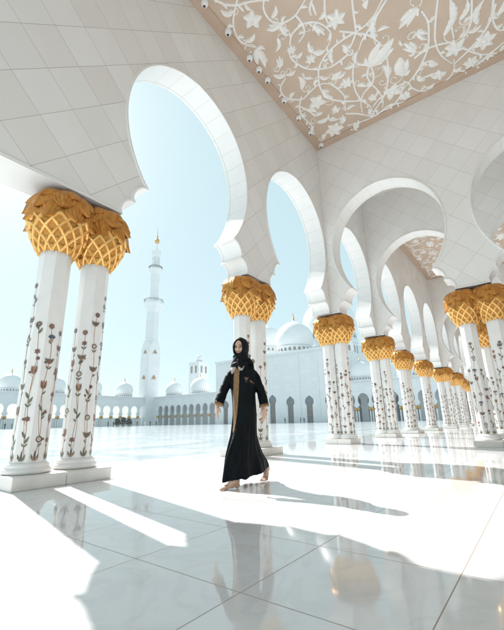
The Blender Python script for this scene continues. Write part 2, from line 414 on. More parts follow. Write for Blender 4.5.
cross_wall(6, 'third arched cross wall, deep in the arcade at the far corner of the second ceiling')
cross_wall(7, 'fourth arched cross wall, farthest one seen down the row of gold capitals')
cross_wall(-1, 'arched cross wall closing the near end of the arcade behind the viewer')
b = MB(); YW = YB[3]
b.box(-S-0.4, AEND, YW-0.5, YW-TH/2, 0, ZT); b.box(AEND, AEND+0.5, YW-0.5, -0.01, 0, ZT)
tag(b.build('back_wall', M['wallX'], smooth=False), 'plain tiled marble wall along the inner side of the arcade', 'wall')
b = MB(); b.box(-S-0.6, AEND+0.5, YW-0.5, -0.012, ZC+0.52, ZT-0.05)
tag(b.build('roof_slab', M['stone'], smooth=False), 'flat white roof over the arcade above the carved ceilings', 'roof')

# ------------------------------------------------------------------ ceilings with plaster vines
VINES=[[[-5.86,-0.92],[-5.64,-0.62],[-5.4,-0.42],[-5.1,-0.34],[-4.86,-0.4],[-4.66,-0.54]],[[-6.22,-0.47],[-5.97,-0.61],[-5.77,-0.84],[-5.67,-1.05],[-5.55,-1.26],[-5.37,-1.51]],[[-5.78,-0.85],[-5.56,-0.87]],[[-5.46,-1.43],[-5.33,-1.31],[-5.11,-1.26],[-4.9,-1.31],[-4.72,-1.51],[-4.68,-1.81],[-4.78,-2.07],[-4.85,-2.21]],[[-4.11,-1.32],[-4.32,-1.5],[-4.39,-1.83],[-4.28,-2.09],[-4.04,-2.28],[-3.69,-2.34],[-3.46,-2.14]],[[-3.98,-1.2],[-3.77,-1.16],[-3.51,-1.21],[-3.21,-1.36],[-3.0,-1.6],[-2.86,-1.84],[-2.82,-2.12]],[[-4.68,-1.84],[-4.38,-1.87],[-4.15,-1.78],[-4.03,-1.55]],[[-2.71,-1.45],[-3.02,-1.63],[-3.21,-1.87],[-3.31,-2.11],[-3.36,-2.4],[-3.36,-2.65],[-3.34,-3.03],[-3.43,-3.36],[-3.69,-3.69]],[[-4.74,-2.34],[-4.59,-2.19],[-4.43,-2.15]],[[-4.67,-2.3],[-4.36,-2.25]],[[-4.56,-2.58],[-4.25,-2.44],[-4.0,-2.4]],[[-4.15,-3.11],[-3.81,-3.01],[-3.44,-2.91],[-3.29,-2.84],[-3.07,-2.63],[-2.96,-2.47]],[[-3.63,-2.54],[-3.36,-2.82],[-3.11,-3.07],[-2.8,-3.22],[-2.58,-3.29]],[[-3.62,-3.77],[-3.45,-3.52],[-3.21,-3.2],[-3.04,-2.95],[-2.82,-2.74]],[[-2.89,-2.49],[-2.84,-2.18],[-2.83,-1.88]],[[-2.47,-2.53],[-2.21,-2.78]],[[-2.16,-2.78],[-1.91,-2.64],[-1.57,-2.64],[-1.14,-2.73],[-0.71,-2.71],[-0.46,-2.6]],[[-2.18,-2.84],[-1.84,-2.81],[-1.56,-2.66],[-1.38,-2.34],[-1.09,-2.13],[-0.69,-2.02]],[[-2.14,-3.3],[-1.64,-3.18],[-1.16,-2.98],[-0.78,-2.71],[-0.46,-2.31],[-0.28,-2.16]],[[-2.5,-2.47],[-2.13,-2.29],[-1.66,-2.17],[-1.17,-2.18],[-0.8,-2.3],[-0.28,-2.3]],[[-2.36,-1.65],[-1.97,-1.78],[-1.59,-1.8],[-1.12,-1.59]],[[-1.83,-1.4],[-1.48,-1.72],[-1.14,-2.17]],[[-1.05,-3.47],[-0.79,-3.35],[-0.46,-3.11],[-0.31,-2.81],[-0.33,-2.56],[-0.26,-2.22],[-0.32,-1.8],[-0.45,-1.39]],[[-0.94,-3.53],[-0.97,-3.31],[-0.93,-2.91],[-0.85,-2.63],[-0.67,-2.36]],[[-0.97,-1.56],[-0.71,-1.89],[-0.32,-2.18]],[[-0.34,-2.56],[-0.41,-2.84],[-0.28,-3.11],[-0.23,-3.39]],[[-0.92,-3.54],[-0.59,-3.6],[-0.31,-3.81],[-0.24,-4.09],[-0.26,-4.5],[-0.5,-4.72],[-0.87,-4.78]],[[-2.84,-4.76],[-2.35,-4.61],[-1.78,-4.48],[-1.23,-4.52],[-0.75,-4.72]],[[-2.65,-5.01],[-2.11,-4.92],[-1.53,-4.89]],[[-2.33,-5.42],[-1.79,-5.33],[-1.45,-5.16],[-1.33,-5.0]],[[-2.0,-5.84],[-1.53,-5.74],[-1.18,-5.51],[-0.89,-5.13],[-0.71,-4.77]],[[-1.86,-5.88],[-1.5,-5.78],[-1.12,-5.84],[-0.97,-5.98],[-0.97,-6.16]],[[-1.6,-3.89],[-1.68,-4.24],[-1.58,-4.59],[-1.42,-4.86]],[[-1.13,-5.02],[-0.86,-5.18],[-0.53,-5.44],[-0.31,-5.77]],[[-2.82,-4.38],[-2.43,-4.44],[-2.07,-4.38],[-1.66,-4.26],[-1.26,-3.98],[-0.98,-3.68],[-0.72,-3.3]],[[-0.5,-4.72],[-0.21,-5.04],[-0.28,-5.31],[-0.39,-5.58],[-0.56,-5.95]],[[-0.67,-4.41],[-0.75,-4.14],[-0.79,-3.81]],[[-0.95,-3.67],[-1.23,-4.01],[-1.26,-4.23]],[[-3.35,-0.71],[-3.18,-0.41],[-2.9,-0.31],[-2.63,-0.41],[-2.39,-0.7],[-2.44,-0.98],[-2.53,-1.36],[-2.34,-1.64],[-1.94,-1.79]],[[-2.98,-1.6],[-2.6,-1.41],[-2.16,-1.33],[-1.81,-1.44],[-1.6,-1.61]],[[-2.41,-0.68],[-2.15,-0.47],[-1.82,-0.37],[-1.39,-0.41],[-0.97,-0.37]],[[-3.19,-1.16],[-2.96,-1.17],[-2.81,-1.35]],[[-2.16,-0.51],[-1.84,-0.65],[-1.53,-0.73],[-1.46,-0.93]],[[-1.33,-1.09],[-1.03,-1.03],[-0.89,-1.31]]]
LEAVES=[[-5.67,-0.61,-5.95,-0.46,0.5],[-4.9,-0.45,-4.98,-0.76,0.5],[-4.6,-0.56,-3.99,-0.41,0.5],[-4.99,-1.33,-5.2,-1.56,0.5],[-4.74,-1.42,-4.85,-1.05,0.5],[-4.72,-1.39,-4.34,-1.44,0.5],[-4.49,-1.18,-4.21,-0.89,0.4],[-3.73,-0.75,-4.05,-0.92,0.5],[-3.42,-0.76,-3.68,-0.48,0.45],[-3.42,-0.76,-3.4,-1.07,0.4],[-3.71,-1.23,-3.77,-1.49,0.5],[-4.2,-2.07,-3.77,-2.19,0.5],[-3.53,-1.73,-3.89,-1.81,0.4],[-3.54,-1.71,-3.41,-2.04,0.5],[-2.91,-2.01,-3.34,-2.29,0.35],[-2.92,-2.46,-3.2,-2.53,0.5],[-2.93,-2.44,-3.25,-2.41,0.5],[-3.92,-3.39,-3.71,-3.32,0.8],[-2.84,-3.2,-3.47,-3.61,0.3],[-3.01,-3.33,-2.88,-3.62,0.35],[-2.14,-2.82,-2.58,-3.61,0.55],[-2.51,-2.52,-2.8,-2.75,0.45],[-2.52,-2.51,-2.58,-2.19,0.4],[-2.43,-1.84,-2.43,-2.2,0.5],[-1.44,-3.1,-1.96,-3.06,0.45],[-1.25,-3.47,-1.9,-3.61,0.8],[-2.94,-4.34,-2.7,-3.79,0.5],[-1.78,-3.97,-2.24,-3.76,0.5],[-2.19,-3.75,-2.4,-3.75,0.5],[-2.33,-4.13,-1.96,-4.33,0.5],[-1.24,-4.2,-0.99,-4.42,0.7],[-0.96,-3.82,-0.68,-4.01,0.6],[-0.35,-3.91,-0.35,-4.14,0.5],[-1.5,-5.19,-1.5,-5.53,0.35],[-0.2,-5.51,-0.46,-5.78,0.3],[-1.76,-4.69,-2.71,-4.93,0.25],[-1.96,-5.1,-2.42,-5.3,0.35],[-1.57,-5.44,-2.12,-5.69,0.38],[-1.49,-5.87,-1.8,-6.02,0.5],[-0.33,-5.84,-0.42,-6.04,0.5],[-2.7,-0.88,-3.17,-0.99,0.45],[-2.64,-0.41,-2.72,-0.67,0.6],[-1.79,-1.48,-2.32,-1.44,0.4],[-1.93,-0.59,-1.59,-0.81,0.45],[-1.6,-0.78,-1.53,-1.0,0.5],[-1.23,-0.62,-1.25,-1.08,0.42],[-0.38,-0.44,-0.57,-0.69,0.6],[-1.2,-0.45,-0.76,-0.33,0.4],[-2.76,-1.51,-2.57,-1.75,0.45],[-2.39,-1.76,-2.52,-2.02,0.5],[-1.77,-2.27,-1.54,-2.46,0.6],[-0.45,-2.15,-0.71,-2.22,0.6],[-1.26,-1.34,-1.5,-1.48,0.5],[-1.11,-1.65,-1.08,-1.95,0.4],[-0.66,-1.3,-1.01,-1.46,0.5],[-0.13,-1.49,-0.46,-1.79,0.5]]
BLOOMS=[[-5.26,-0.92,0.25,5],[-3.98,-1.29,0.14,8],[-3.41,-1.57,0.17,6],[-3.96,-2.59,0.27,6],[-0.59,-4.34,0.2,4],[-1.23,-4.86,0.29,6],[-0.94,-5.54,0.29,6],[-0.45,-5.15,0.21,6],[-0.48,-3.32,0.18,5],[-1.99,-1.02,0.29,5],[-0.55,-0.95,0.33,6],[-1.33,-1.37,0.15,5],[-2.07,-2.06,0.2,6],[-1.04,-2.5,0.16,5],[-0.85,-3.06,0.3,4],[-0.45,-3.33,0.18,5]]

# the corner of the quarter that the trace does not cover is filled with the same scroll turned over
_p, _d = Vector((-6.57, -0.02)), (Vector((-1.84, -6.04))-Vector((-6.57, -0.02))).normalized()
_n = Vector((_d.y, -_d.x)) if Vector((_d.y, -_d.x)).dot(Vector((-6, -6))-_p) > 0 else Vector((-_d.y, _d.x))
def turn(x, y):
    v = Vector((x, y))-_p; v = _p+v-2*v.dot(_n)*_n; return (v.x, v.y)
inq = lambda *ps: all(-6.2 < x < 0 and -6.1 < y < 0 and (Vector((x, y))-_p).dot(_n) > 0.06 for x, y in ps)
VINES += [q for q in ([turn(x, y) for x, y in v] for v in VINES) if inq(*q)]
LEAVES += [(*a, *c, l[4]) for l in LEAVES for a, c in [(turn(l[0], l[1]), turn(l[2], l[3]))] if inq(a, c)]
BLOOMS += [(*turn(x, y), r, n) for x, y, r, n in BLOOMS if inq(turn(x, y))]
def relief_mesh(LX, LY):
    """traced vine scroll near the inner corner, mirrored into the other three corners as such ceilings are"""
    b = MB(); rnd = random.Random(3)
    Z = -0.012
    def leaf(x0, y0, x1, y1, wd, bend=0.20, lift=0.055, serr=True):
        a = Vector((x0, y0)); d = Vector((x1, y1))-a; L = d.length
        if L < 0.02: return
        t = d/L; n = Vector((-t.y, t.x)); W = wd*L*0.62; NU, vs, fs = (20 if L > 0.3 else 10), [], []
        bend = bend*L*(1 if rnd.random() < 0.5 else -1)
        for i in range(NU+1):
            u = i/NU; wv = W*max(0.015, 1.72*max(0, 1-u)**0.8*max(0, u)**0.5)
            if serr and L > 0.35 and wd < 0.42: wv *= 1-0.28*max(0, math.sin(u*math.pi*2*max(4, round(L*7))))*(u > 0.12)
            c = a+t*(u*L)+n*(bend*math.sin(math.pi*u*0.9))
            for v in (-1, -0.55, 0, 0.55, 1):
                p = c+n*(v*wv); hgt = lift*(1-v*v)**0.5*(0.35+0.65*math.sin(math.pi*min(1, u+0.05))) if abs(v) < 1 else 0
                if v == 0: hgt *= 0.72
                vs.append((p.x, p.y, Z-hgt+0.01*(abs(v) == 1)))
        for i in range(NU):
            for j in range(4): fs.append((i*5+j, i*5+j+1, i*5+j+6, i*5+j+5))
        b.add(vs, fs)
    for v in VINES:
        p = spline([(x, y, Z) for x, y in v], 5); L = len(p)
        b.tube(p, [0.028*(0.75+0.5*math.sin(math.pi*min(1, 0.15+i/L))) for i in range(L)], 6, up=(0,0,1), flat=1.0)
        q = Vector(v[-1]); r0 = p[-1]-p[-3]               # a small side sprig
        if L > 9:
            for ii in range(4, L-3, 5):
                tg = (p[ii+1]-p[ii-1]).normalized(); sd = 1 if rnd.random() < 0.5 else -1
                nn = Vector((-tg.y, tg.x, 0))*sd
                e = p[ii]+nn*rnd.uniform(0.10, 0.19)+tg*rnd.uniform(0.02, 0.16)
                if rnd.random() < 0.72: leaf(p[ii].x, p[ii].y, e.x, e.y, rnd.uniform(0.42, 0.62))
    for x0, y0, x1, y1, wd in LEAVES:                     # curling tendrils between the leaves
        a = Vector((x0, y0)); d = Vector((x1, y1))-a; L = d.length
        if L < 0.22: continue
        t = d/L; nn = Vector((-t.y, t.x))*(1 if rnd.random() < 0.5 else -1); th0 = 0; pts = []; r0 = L*0.33
        for i in range(15):
            q = i/14; rr = r0*(1-0.75*q); an = q*5.2; o = a-t*0.02+nn*r0
            pts.append((o.x-nn.x*rr*math.cos(an)-t.x*rr*math.sin(an), o.y-nn.y*rr*math.cos(an)-t.y*rr*math.sin(an), Z+0.006))
        b.tube(pts, [0.017*(1-0.45*i/14) for i in range(15)], 5, up=(0,0,1))
        b.ell((pts[-1][0], pts[-1][1], Z-0.01), (0.03, 0.03, 0.03), 8, 5)
    for x0, y0, x1, y1, wd in LEAVES:
        L = math.dist((x0, y0), (x1, y1))
        if wd >= 0.5 and L > 0.36:                        # tulips and paisleys: a heart petal between two side petals
            a = Vector((x0, y0)); d = Vector((x1, y1))-a
            for an, k, w_, lf in ((0.30, 0.80, 0.40, 0.05), (-0.30, 0.80, 0.40, 0.05), (0.0, 1.0, wd*0.72, 0.085)):
                e = a+Matrix.Rotation(an, 2) @ d*k; leaf(x0, y0, e.x, e.y, w_, 0.07, lf, False)
            for an in (1.0, -1.0):
                e = a+Matrix.Rotation(an, 2) @ d*0.38; leaf(x0, y0, e.x, e.y, 0.5, 0.2, 0.05, False)
        else: leaf(x0, y0, x1, y1, wd)
    for x, y, r, n in BLOOMS:
        a0 = rnd.random()*6
        for k in range(n):
            a = a0+2*math.pi*k/n; leaf(x, y, x+r*math.cos(a), y+r*math.sin(a), 0.85 if n < 6 else 0.7, 0.06, 0.07)
        b.ell((x, y, Z-0.03), (r*0.24, r*0.24, 0.05), 10, 6)
    base_v, base_f = list(b.v), list(b.f)
    for fx, fy in ((1, 0), (0, 1), (1, 1)):
        vs = [((-LX-x) if fx else x, (-LY-y) if fy else y, z) for x, y, z in base_v]
        b.add(vs, base_f if fx == fy else [f[::-1] for f in base_f])
    return b.mesh('floral_relief', M['relief'], True, False, 60)

def ceiling(x0, x1, label, fancy=True, rmesh=None):
    y1, y0 = 0.0, YW-TH/2
    o = thing('arcade_ceiling', label, 'ceiling', (x1, 0, ZC))
    L, W, bw = x1-x0, y1-y0, 0.27
    f = MB()
    for a, c, d, e in ((-L, 0, -bw, 0), (-L, 0, -W, -W+bw), (-L, -L+bw, -W+bw, -bw), (-bw, 0, -W+bw, -bw)): f.box(a, c, d, e, 0, 0.3)
    f.build('border_band', M['band'] if fancy else M['moulding'], o, smooth=False)
    p = MB(); p.box(-L+bw, -bw, -W+bw, -bw, 0.035, 0.3)
    p.build('ceiling_panel', M['beige'] if fancy else M['moulding'], o, smooth=False)
    if fancy:
        r = bpy.data.objects.new('floral_relief', rmesh); COL.objects.link(r); r.parent = o; r.location = (0, 0, 0.045)
    return o
XB = 2*S-TH/2
RM = relief_mesh(3*S-TH, -YW+TH/2)
ceiling(-S+TH/2, XB, 'large beige ceiling panel with white plaster vines and leaves, directly overhead', True, RM)
ceiling(3*S+TH/2, 6*S-TH/2, 'smaller looking second beige ceiling with white plaster vines, seen through both round arches', True, RM)
ceiling(2*S+TH/2, 3*S-TH/2, 'plain pale ceiling over the narrow bay behind the widest arch', False)
ceiling(6*S+TH/2, 7*S-TH/2, 'plain pale ceiling over the narrow bay beyond the second carved ceiling', False)
ceiling(7*S+TH/2, AEND-0.01, 'third beige carved ceiling at the far end of the arcade', True, RM)

# spot lamps along the ceiling border
def spot():
    o = thing('ceiling_spotlight', 'small round white spotlight on the beige border of the overhead ceiling', 'spotlight', (0,0,0), 0, 'spotlights along the ceiling border')
    b = MB(); b.lathe([(0.001,-0.075),(0.04,-0.075),(0.062,-0.06),(0.075,-0.03),(0.078,0.0),(0.07,0.02),(0.05,0.036)], 20); b.build('housing', M['lamp'], o)
    b = MB(); b.lathe([(0.001,-0.081),(0.025,-0.0795),(0.027,-0.07)], 16, (0.006, 0.012, 0)); b.build('lens', M['lens'], o)
    return o
s0 = None
for x in (0.8, 2.06, 2.9, 4.14, 5.44, 6.07, 6.69, 7.99, 9.27, 10.46, 11.59):
    s = spot() if s0 is None else copy_tree(s0)
    s0 = s0 or s; s.scale = (1.25, 1.25, 1.25); s.location = (x*H, -0.262, ZC-0.004)

# ------------------------------------------------------------------ columns
def flower_inlay(seed):
    """stone inlay: climbing stems with calyxes, tulips and daisies on each face of the shaft"""
    rnd = random.Random(seed); b = MB(); ap = 0.208*math.cos(math.pi/8)
    mats = ['stem', 'leafg', 'red', 'tan', 'blue', 'plum', 'cream']
    for fi in range(8):
        ang = math.pi/4*fi+math.pi/2*0; ca, sa = math.cos(ang), math.sin(ang); lay = [0]
        def poly(pts, mi):
            lay[0] += 1; d = ap+0.0012+0.00016*lay[0]
            b.add([(ca*d-sa*a, sa*d+ca*a, z) for a, z in pts], [tuple(range(len(pts)))], mi)
        def drop(a, z, ln, wd, dr, mi, n=9):          # teardrop pointing along dr (0 = up)
            ln, wd = ln*1.18, wd*1.2
            c, s = math.cos(dr), math.sin(dr); pts = []
            for i in range(n):
                u = i/(n-1); pts.append((wd*math.sin(math.pi*u**0.8), u*ln))
            for i in range(n-2, 0, -1):
                u = i/(n-1); pts.append((-wd*math.sin(math.pi*u**0.8), u*ln))
            poly([(a+x*c+y*s, z-x*s+y*c) for x, y in pts], mi)
        def disc(a, z, r, mi, n=12, sq=1.0): r *= 1.12; poly([(a+r*math.cos(2*math.pi*i/n), z+sq*r*math.sin(2*math.pi*i/n)) for i in range(n)], mi)
        top = rnd.uniform(1.75, 2.6); ph = rnd.uniform(0, 6); amp = rnd.uniform(0.010, 0.024)
        st = lambda z: amp*math.sin(z*6.5+ph)
        zs = np.linspace(0.30, top, 26); w = 0.0036
        for i in range(len(zs)-1):
            a0, a1 = st(zs[i]), st(zs[i+1]); poly([(a0-w, zs[i]), (a0+w, zs[i]), (a1+w, zs[i+1]), (a1-w, zs[i+1])], 0)
            lay[0] -= 1
        lay[0] += 1
        if rnd.random() < 0.6:                          # a second stem winding round the first
            t2 = top*rnd.uniform(0.5, 0.8); s2 = lambda z: 0.030*math.sin(z*5.0+ph+2.6); zq = np.linspace(0.30, t2, 18)
            for i in range(len(zq)-1):
                a0, a1 = s2(zq[i]), s2(zq[i+1]); poly([(a0-w*0.8, zq[i]), (a0+w*0.8, zq[i]), (a1+w*0.8, zq[i+1]), (a1-w*0.8, zq[i+1])], 0); lay[0] -= 1
            lay[0] += 1
            for q in range(6): drop(s2(t2), t2, 0.026, 0.009, q*math.pi/3, 5)
        for k in (-1, 0, 1): drop(st(0.3)+k*0.010, 0.292, 0.11-0.03*abs(k), 0.010, k*0.40, 1 if k else 5)
        for k in (-1, 1): drop(st(0.3), 0.30, 0.055, 0.009, k*0.85, 1 if fi % 2 else 3)
        z = 0.30+rnd.uniform(0.16, 0.26); j = rnd.randrange(4)
        while z < top-0.05:
            a = st(z); kind = (j*3+fi) % 5
            if kind == 0:                               # open calyx with two dark wings
                for s in (-1, 1): drop(a, z, 0.085, 0.016, s*0.62, 1); drop(a, z+0.005, 0.06, 0.011, s*0.3, 5)
                drop(a, z, 0.06, 0.015, 0, 2)
            elif kind == 1:                             # daisy ring
                disc(a, z+0.02, 0.034, 5); disc(a, z+0.02, 0.021, 6); disc(a, z+0.02, 0.008, 3, 8)
            elif kind == 2:                             # tulip
                drop(a, z-0.01, 0.10, 0.03, 0, 3); drop(a-0.012, z, 0.095, 0.013, -0.18, 2); drop(a+0.012, z, 0.095, 0.013, 0.18, 2)
            elif kind == 3 and fi % 3 == 0:             # blue fan
                for s in (-2, -1, 0, 1, 2): drop(a, z+0.005, 0.05, 0.012, s*0.5, 4)
                drop(a, z-0.05, 0.06, 0.018, 0, 3)
            elif kind == 3:
                for q in range(6): drop(a, z+0.02, 0.034, 0.011, q*math.pi/3, 2)
                disc(a, z+0.02, 0.009, 5, 8)
            else:                                       # side leaves on little stalks
                for s in (-1, 1): drop(a, z-0.03*s, 0.085, 0.013, s*0.5, 1)
            for s in (-1, 1):
                if rnd.random() < 0.55: drop(a, z-0.07, 0.05, 0.008, s*0.7, 1)
            if rnd.random() < 0.35:
                s = rnd.choice((-1, 1)); b2 = a+s*0.045; poly([(a, z-0.06), (a+0.004, z-0.06), (b2+0.002, z+0.012), (b2-0.002, z+0.012)], 0)
                disc(b2, z+0.02, 0.015, rnd.choice((2, 5, 3)), 8)
            z += rnd.uniform(0.20, 0.36); j += rnd.choice((1, 1, 2, 3))
        for q in range(7): drop(st(top), top, 0.036, 0.011, q*2*math.pi/7, 5 if fi % 2 else 2)
        disc(st(top), top, 0.012, 3, 8)
    return b.mesh('flower_inlay', [M[k] for k in mats], False, False)

def lattice_mesh():
    b = MB(); prof = [(0.215,3.085),(0.236,3.10),(0.272,3.17),(0.325,3.27),(0.372,3.38),(0.402,3.48),(0.41,3.56),(0.37,3.72),(0.30,3.9)]
    b.lathe([(r+(0.008 if 3.1 < z < 3.6 else 0), z) for r, z in prof], 40, mi=0)
    zz = [p[1] for p in prof]; rr = [p[0] for p in prof]
    for k in range(14):
        for s in (-1, 1):
            pts = []; rad = []
            for i in range(13):
                u = i/12; z = 3.075+0.50*u; r = np.interp(z, zz, rr)+0.012; a = 2*math.pi*k/14+s*R(64)*u
                pts.append((r*math.cos(a), r*math.sin(a), z)); rad.append(0.0200+0.009*u)
            b.tube(pts, rad, 6, 1)
            if s > 0:                                  # toothed lower edge
                a = 2*math.pi*k/14; q = []
                for j in range(4): q.append((0.238*math.cos(a)+0.024*math.cos(j*math.pi/2), 0.238*math.sin(a)+0.024*math.sin(j*math.pi/2), 3.10))
                q.append((0.232*math.cos(a), 0.232*math.sin(a), 3.025)); b.add(q, [(0,1,2,3),(1,0,4),(2,1,4),(3,2,4),(0,3,4)], 1)
        for lev in range(5):                           # a bud in each cell
            u = (lev+0.5)/5*0.95; z = 3.10+0.45*u; r = np.interp(z, zz, rr)
            a = 2*math.pi*(k+0.5*((lev) % 2))/14; c, s = math.cos(a), math.sin(a)
            b.ell((r*c, r*s, z), (0.034, 0.034, 0.04), 8, 5, 0)
    return b.mesh('lattice', [M['goldcore'], M['gold']], True, False, 50)

def leaves_mesh():
    b = MB()
    tiers = [(8, 0.0, [(0.300,3.93),(0.37,3.87),(0.415,3.78),(0.436,3.68),(0.440,3.60),(0.446,3.53),(0.462,3.46)], R(28)),
             (8, R(22.5), [(0.200,4.01),(0.315,3.99),(0.390,3.93),(0.430,3.85),(0.447,3.77),(0.450,3.70),(0.462,3.64)], R(28)),
             (7, R(5), [(0.060,4.028),(0.170,4.026),(0.270,4.015),(0.345,3.985),(0.395,3.93),(0.422,3.87),(0.440,3.81)], R(31))]
    for n, off, prof, w0 in tiers:
        pp = spline([(r, z, 0) for r, z in prof], 2); L = len(pp)
        for k in range(n):
            a0 = off+2*math.pi*k/n; vs = []; fs = []; NV = 36
            for i, p in enumerate(pp):
                u = i/(L-1); wv = w0*(1.0 if u < 0.5 else max(0.02, 1-((u-0.5)/0.5)**2.2))
                for j in range(NV+1):
                    v = -1+2*j/NV; a = a0+wv*v
                    r = p.x-0.040*v*v+0.018*math.exp(-(v*6)**2)+0.007*math.cos(v*24+u*6*(1 if v > 0 else -1))*(1-0.4*u)+0.030*u*u
                    vs.append((r*math.cos(a), r*math.sin(a), p.y+0.02*abs(v)*u*(1-u)))
            for i in range(L-1):
                for j in range(NV): fs.append((i*(NV+1)+j, i*(NV+1)+j+1, (i+1)*(NV+1)+j+1, (i+1)*(NV+1)+j))
            b.add(vs, fs)
    b.lathe([(0.05,3.6),(0.36,3.6),(0.395,3.72),(0.36,3.88),(0.25,3.985),(0.2,4.035)], 32)
    return b.mesh('palm_leaves', M['goldleaf'], True, False, 60)

def shaft_mesh():
    b = MB(); b.lathe([(0.208,0.27),(0.208,3.11)], 8, rot=math.pi/8); return b.mesh('shaft', M['marble'], False)
def base_mesh():
    b = MB(); b.lathe([(0.20,0.146),(0.240,0.147),(0.262,0.152),(0.276,0.168),(0.279,0.186),(0.271,0.204),(0.252,0.218),(0.246,0.224),(0.246,0.232),(0.250,0.242),(0.246,0.256),(0.232,0.268),(0.212,0.280),(0.18,0.283)], 40)
    return b.mesh('base_moulding', M['marble'], True, True, 50)
def plinth_mesh(lx, ly):
    b = MB(); b.box(-lx/2+0.002, lx/2-0.002, -ly/2, ly/2, 0.0, 0.1463)
    me = b.mesh('plinth', M['plinth'], False); bm = bmesh.new(); bm.from_mesh(me)
    bmesh.ops.bevel(bm, geom=[e for e in bm.edges], offset=0.006, segments=2, affect='EDGES'); bm.to_mesh(me); bm.free(); return me
PL = {'pair': plinth_mesh(0.614, 0.826), 'cluster': plinth_mesh(0.42, 0.80)}
ME = dict(shaft=shaft_mesh(), base=base_mesh(), lattice=lattice_mesh(), leaves=leaves_mesh(), inlay=[flower_inlay(11), flower_inlay(23), flower_inlay(37)])
def column(loc, rz, kind, var, label, group):
    o = thing('palm_column', label, 'column', loc, rz, group)
    def part(n, me, par, r=0.0):
        p = bpy.data.objects.new(n, me); COL.objects.link(p); p.parent = par; p.rotation_euler = (0, 0, r); return p
    part('plinth', PL[kind], o); part('base_moulding', ME['base'], o)
    part('shaft', ME['shaft'], o); part('flower_inlay', ME['inlay'][var % 3], o, math.pi/4*(var % 5))
    cp = part('capital', ME['lattice'], o, 0.21*var); part('palm_leaves', ME['leaves'], cp, 0.13*var)
    return o
G = 'white columns with gold palm capitals'
ORD = {4: 'first', 5: 'second', 8: 'fifth', 9: 'sixth', 10: 'seventh'}
v = 0
def pair_x(k, la, lb):
    global v
    for s, l in ((-1, la), (1, lb)):
        column((k*S+s*0.308, TH/2, 0), 0, 'pair', v, l, G); v += 1
def pair_y(x, y, la, lb, kind, dy):
    global v
    for s, l in ((1, la), (-1, lb)):
        column((x, y+s*dy, 0), math.pi/2, kind, v, l, G); v += 1
pair_x(0, 'large white flower inlaid column, left one of the big pair at the photo\'s left edge',
          'large white flower inlaid column, right one of the big pair at the photo\'s left edge')
pair_x(1, 'white column with gold capital half hidden behind the woman, left one of its pair',
          'white column with gold capital just behind the woman\'s shoulder, right one of its pair')
pair_y(2*S, YB[0], 'left shaft of the double column under the ceiling corner, first right of the woman',
                   'right shaft of the double column under the ceiling corner, first right of the woman', 'cluster', 0.21)
pair_y(3*S, YB[0], 'left shaft of the second double column right of the woman, under an arched cross wall',
                   'right shaft of the second double column right of the woman, under an arched cross wall', 'cluster', 0.21)
pair_x(4, 'third gold capital column right of the woman along the row, nearer shaft', 'third gold capital column right of the woman along the row, farther shaft')
pair_x(5, 'fourth gold capital column right of the woman along the row, nearer shaft', 'fourth gold capital column right of the woman along the row, farther shaft')
pair_y(6*S, YB[0], 'wide fifth double column right of the woman, left shaft, small with distance', 'wide fifth double column right of the woman, right shaft, small with distance', 'cluster', 0.21)
pair_y(7*S, YB[0], 'sixth double column right of the woman, left shaft, overlapped by its neighbours', 'sixth double column right of the woman, right shaft, overlapped by its neighbours', 'cluster', 0.21)
FARL = 'tiny gold capital column at the far end of the row beside the right hand pair'
for k in (8, 9): pair_x(k, FARL, FARL)
pair_y(10*S, YB[0], FARL, FARL, 'cluster', 0.21)
pair_y(2*S, YB[1], 'big white column of the right hand pair, its left one, fully in view',
                   'big white column cut by the photo\'s right edge, right one of its pair', 'pair', 0.308)
pair_y(3*S, YB[1], 'column whose gold capital shows between the two big right hand columns',
                   'column mostly hidden behind the column at the photo\'s right edge', 'pair', 0.308)
pair_y(6*S, YB[1], 'distant column behind the big right hand pair, left one', 'distant column behind the big right hand pair, right one', 'pair', 0.308)
pair_x(-1, 'column outside the view left of the big left pair, nearer shaft', 'column outside the view left of the big left pair, farther shaft')

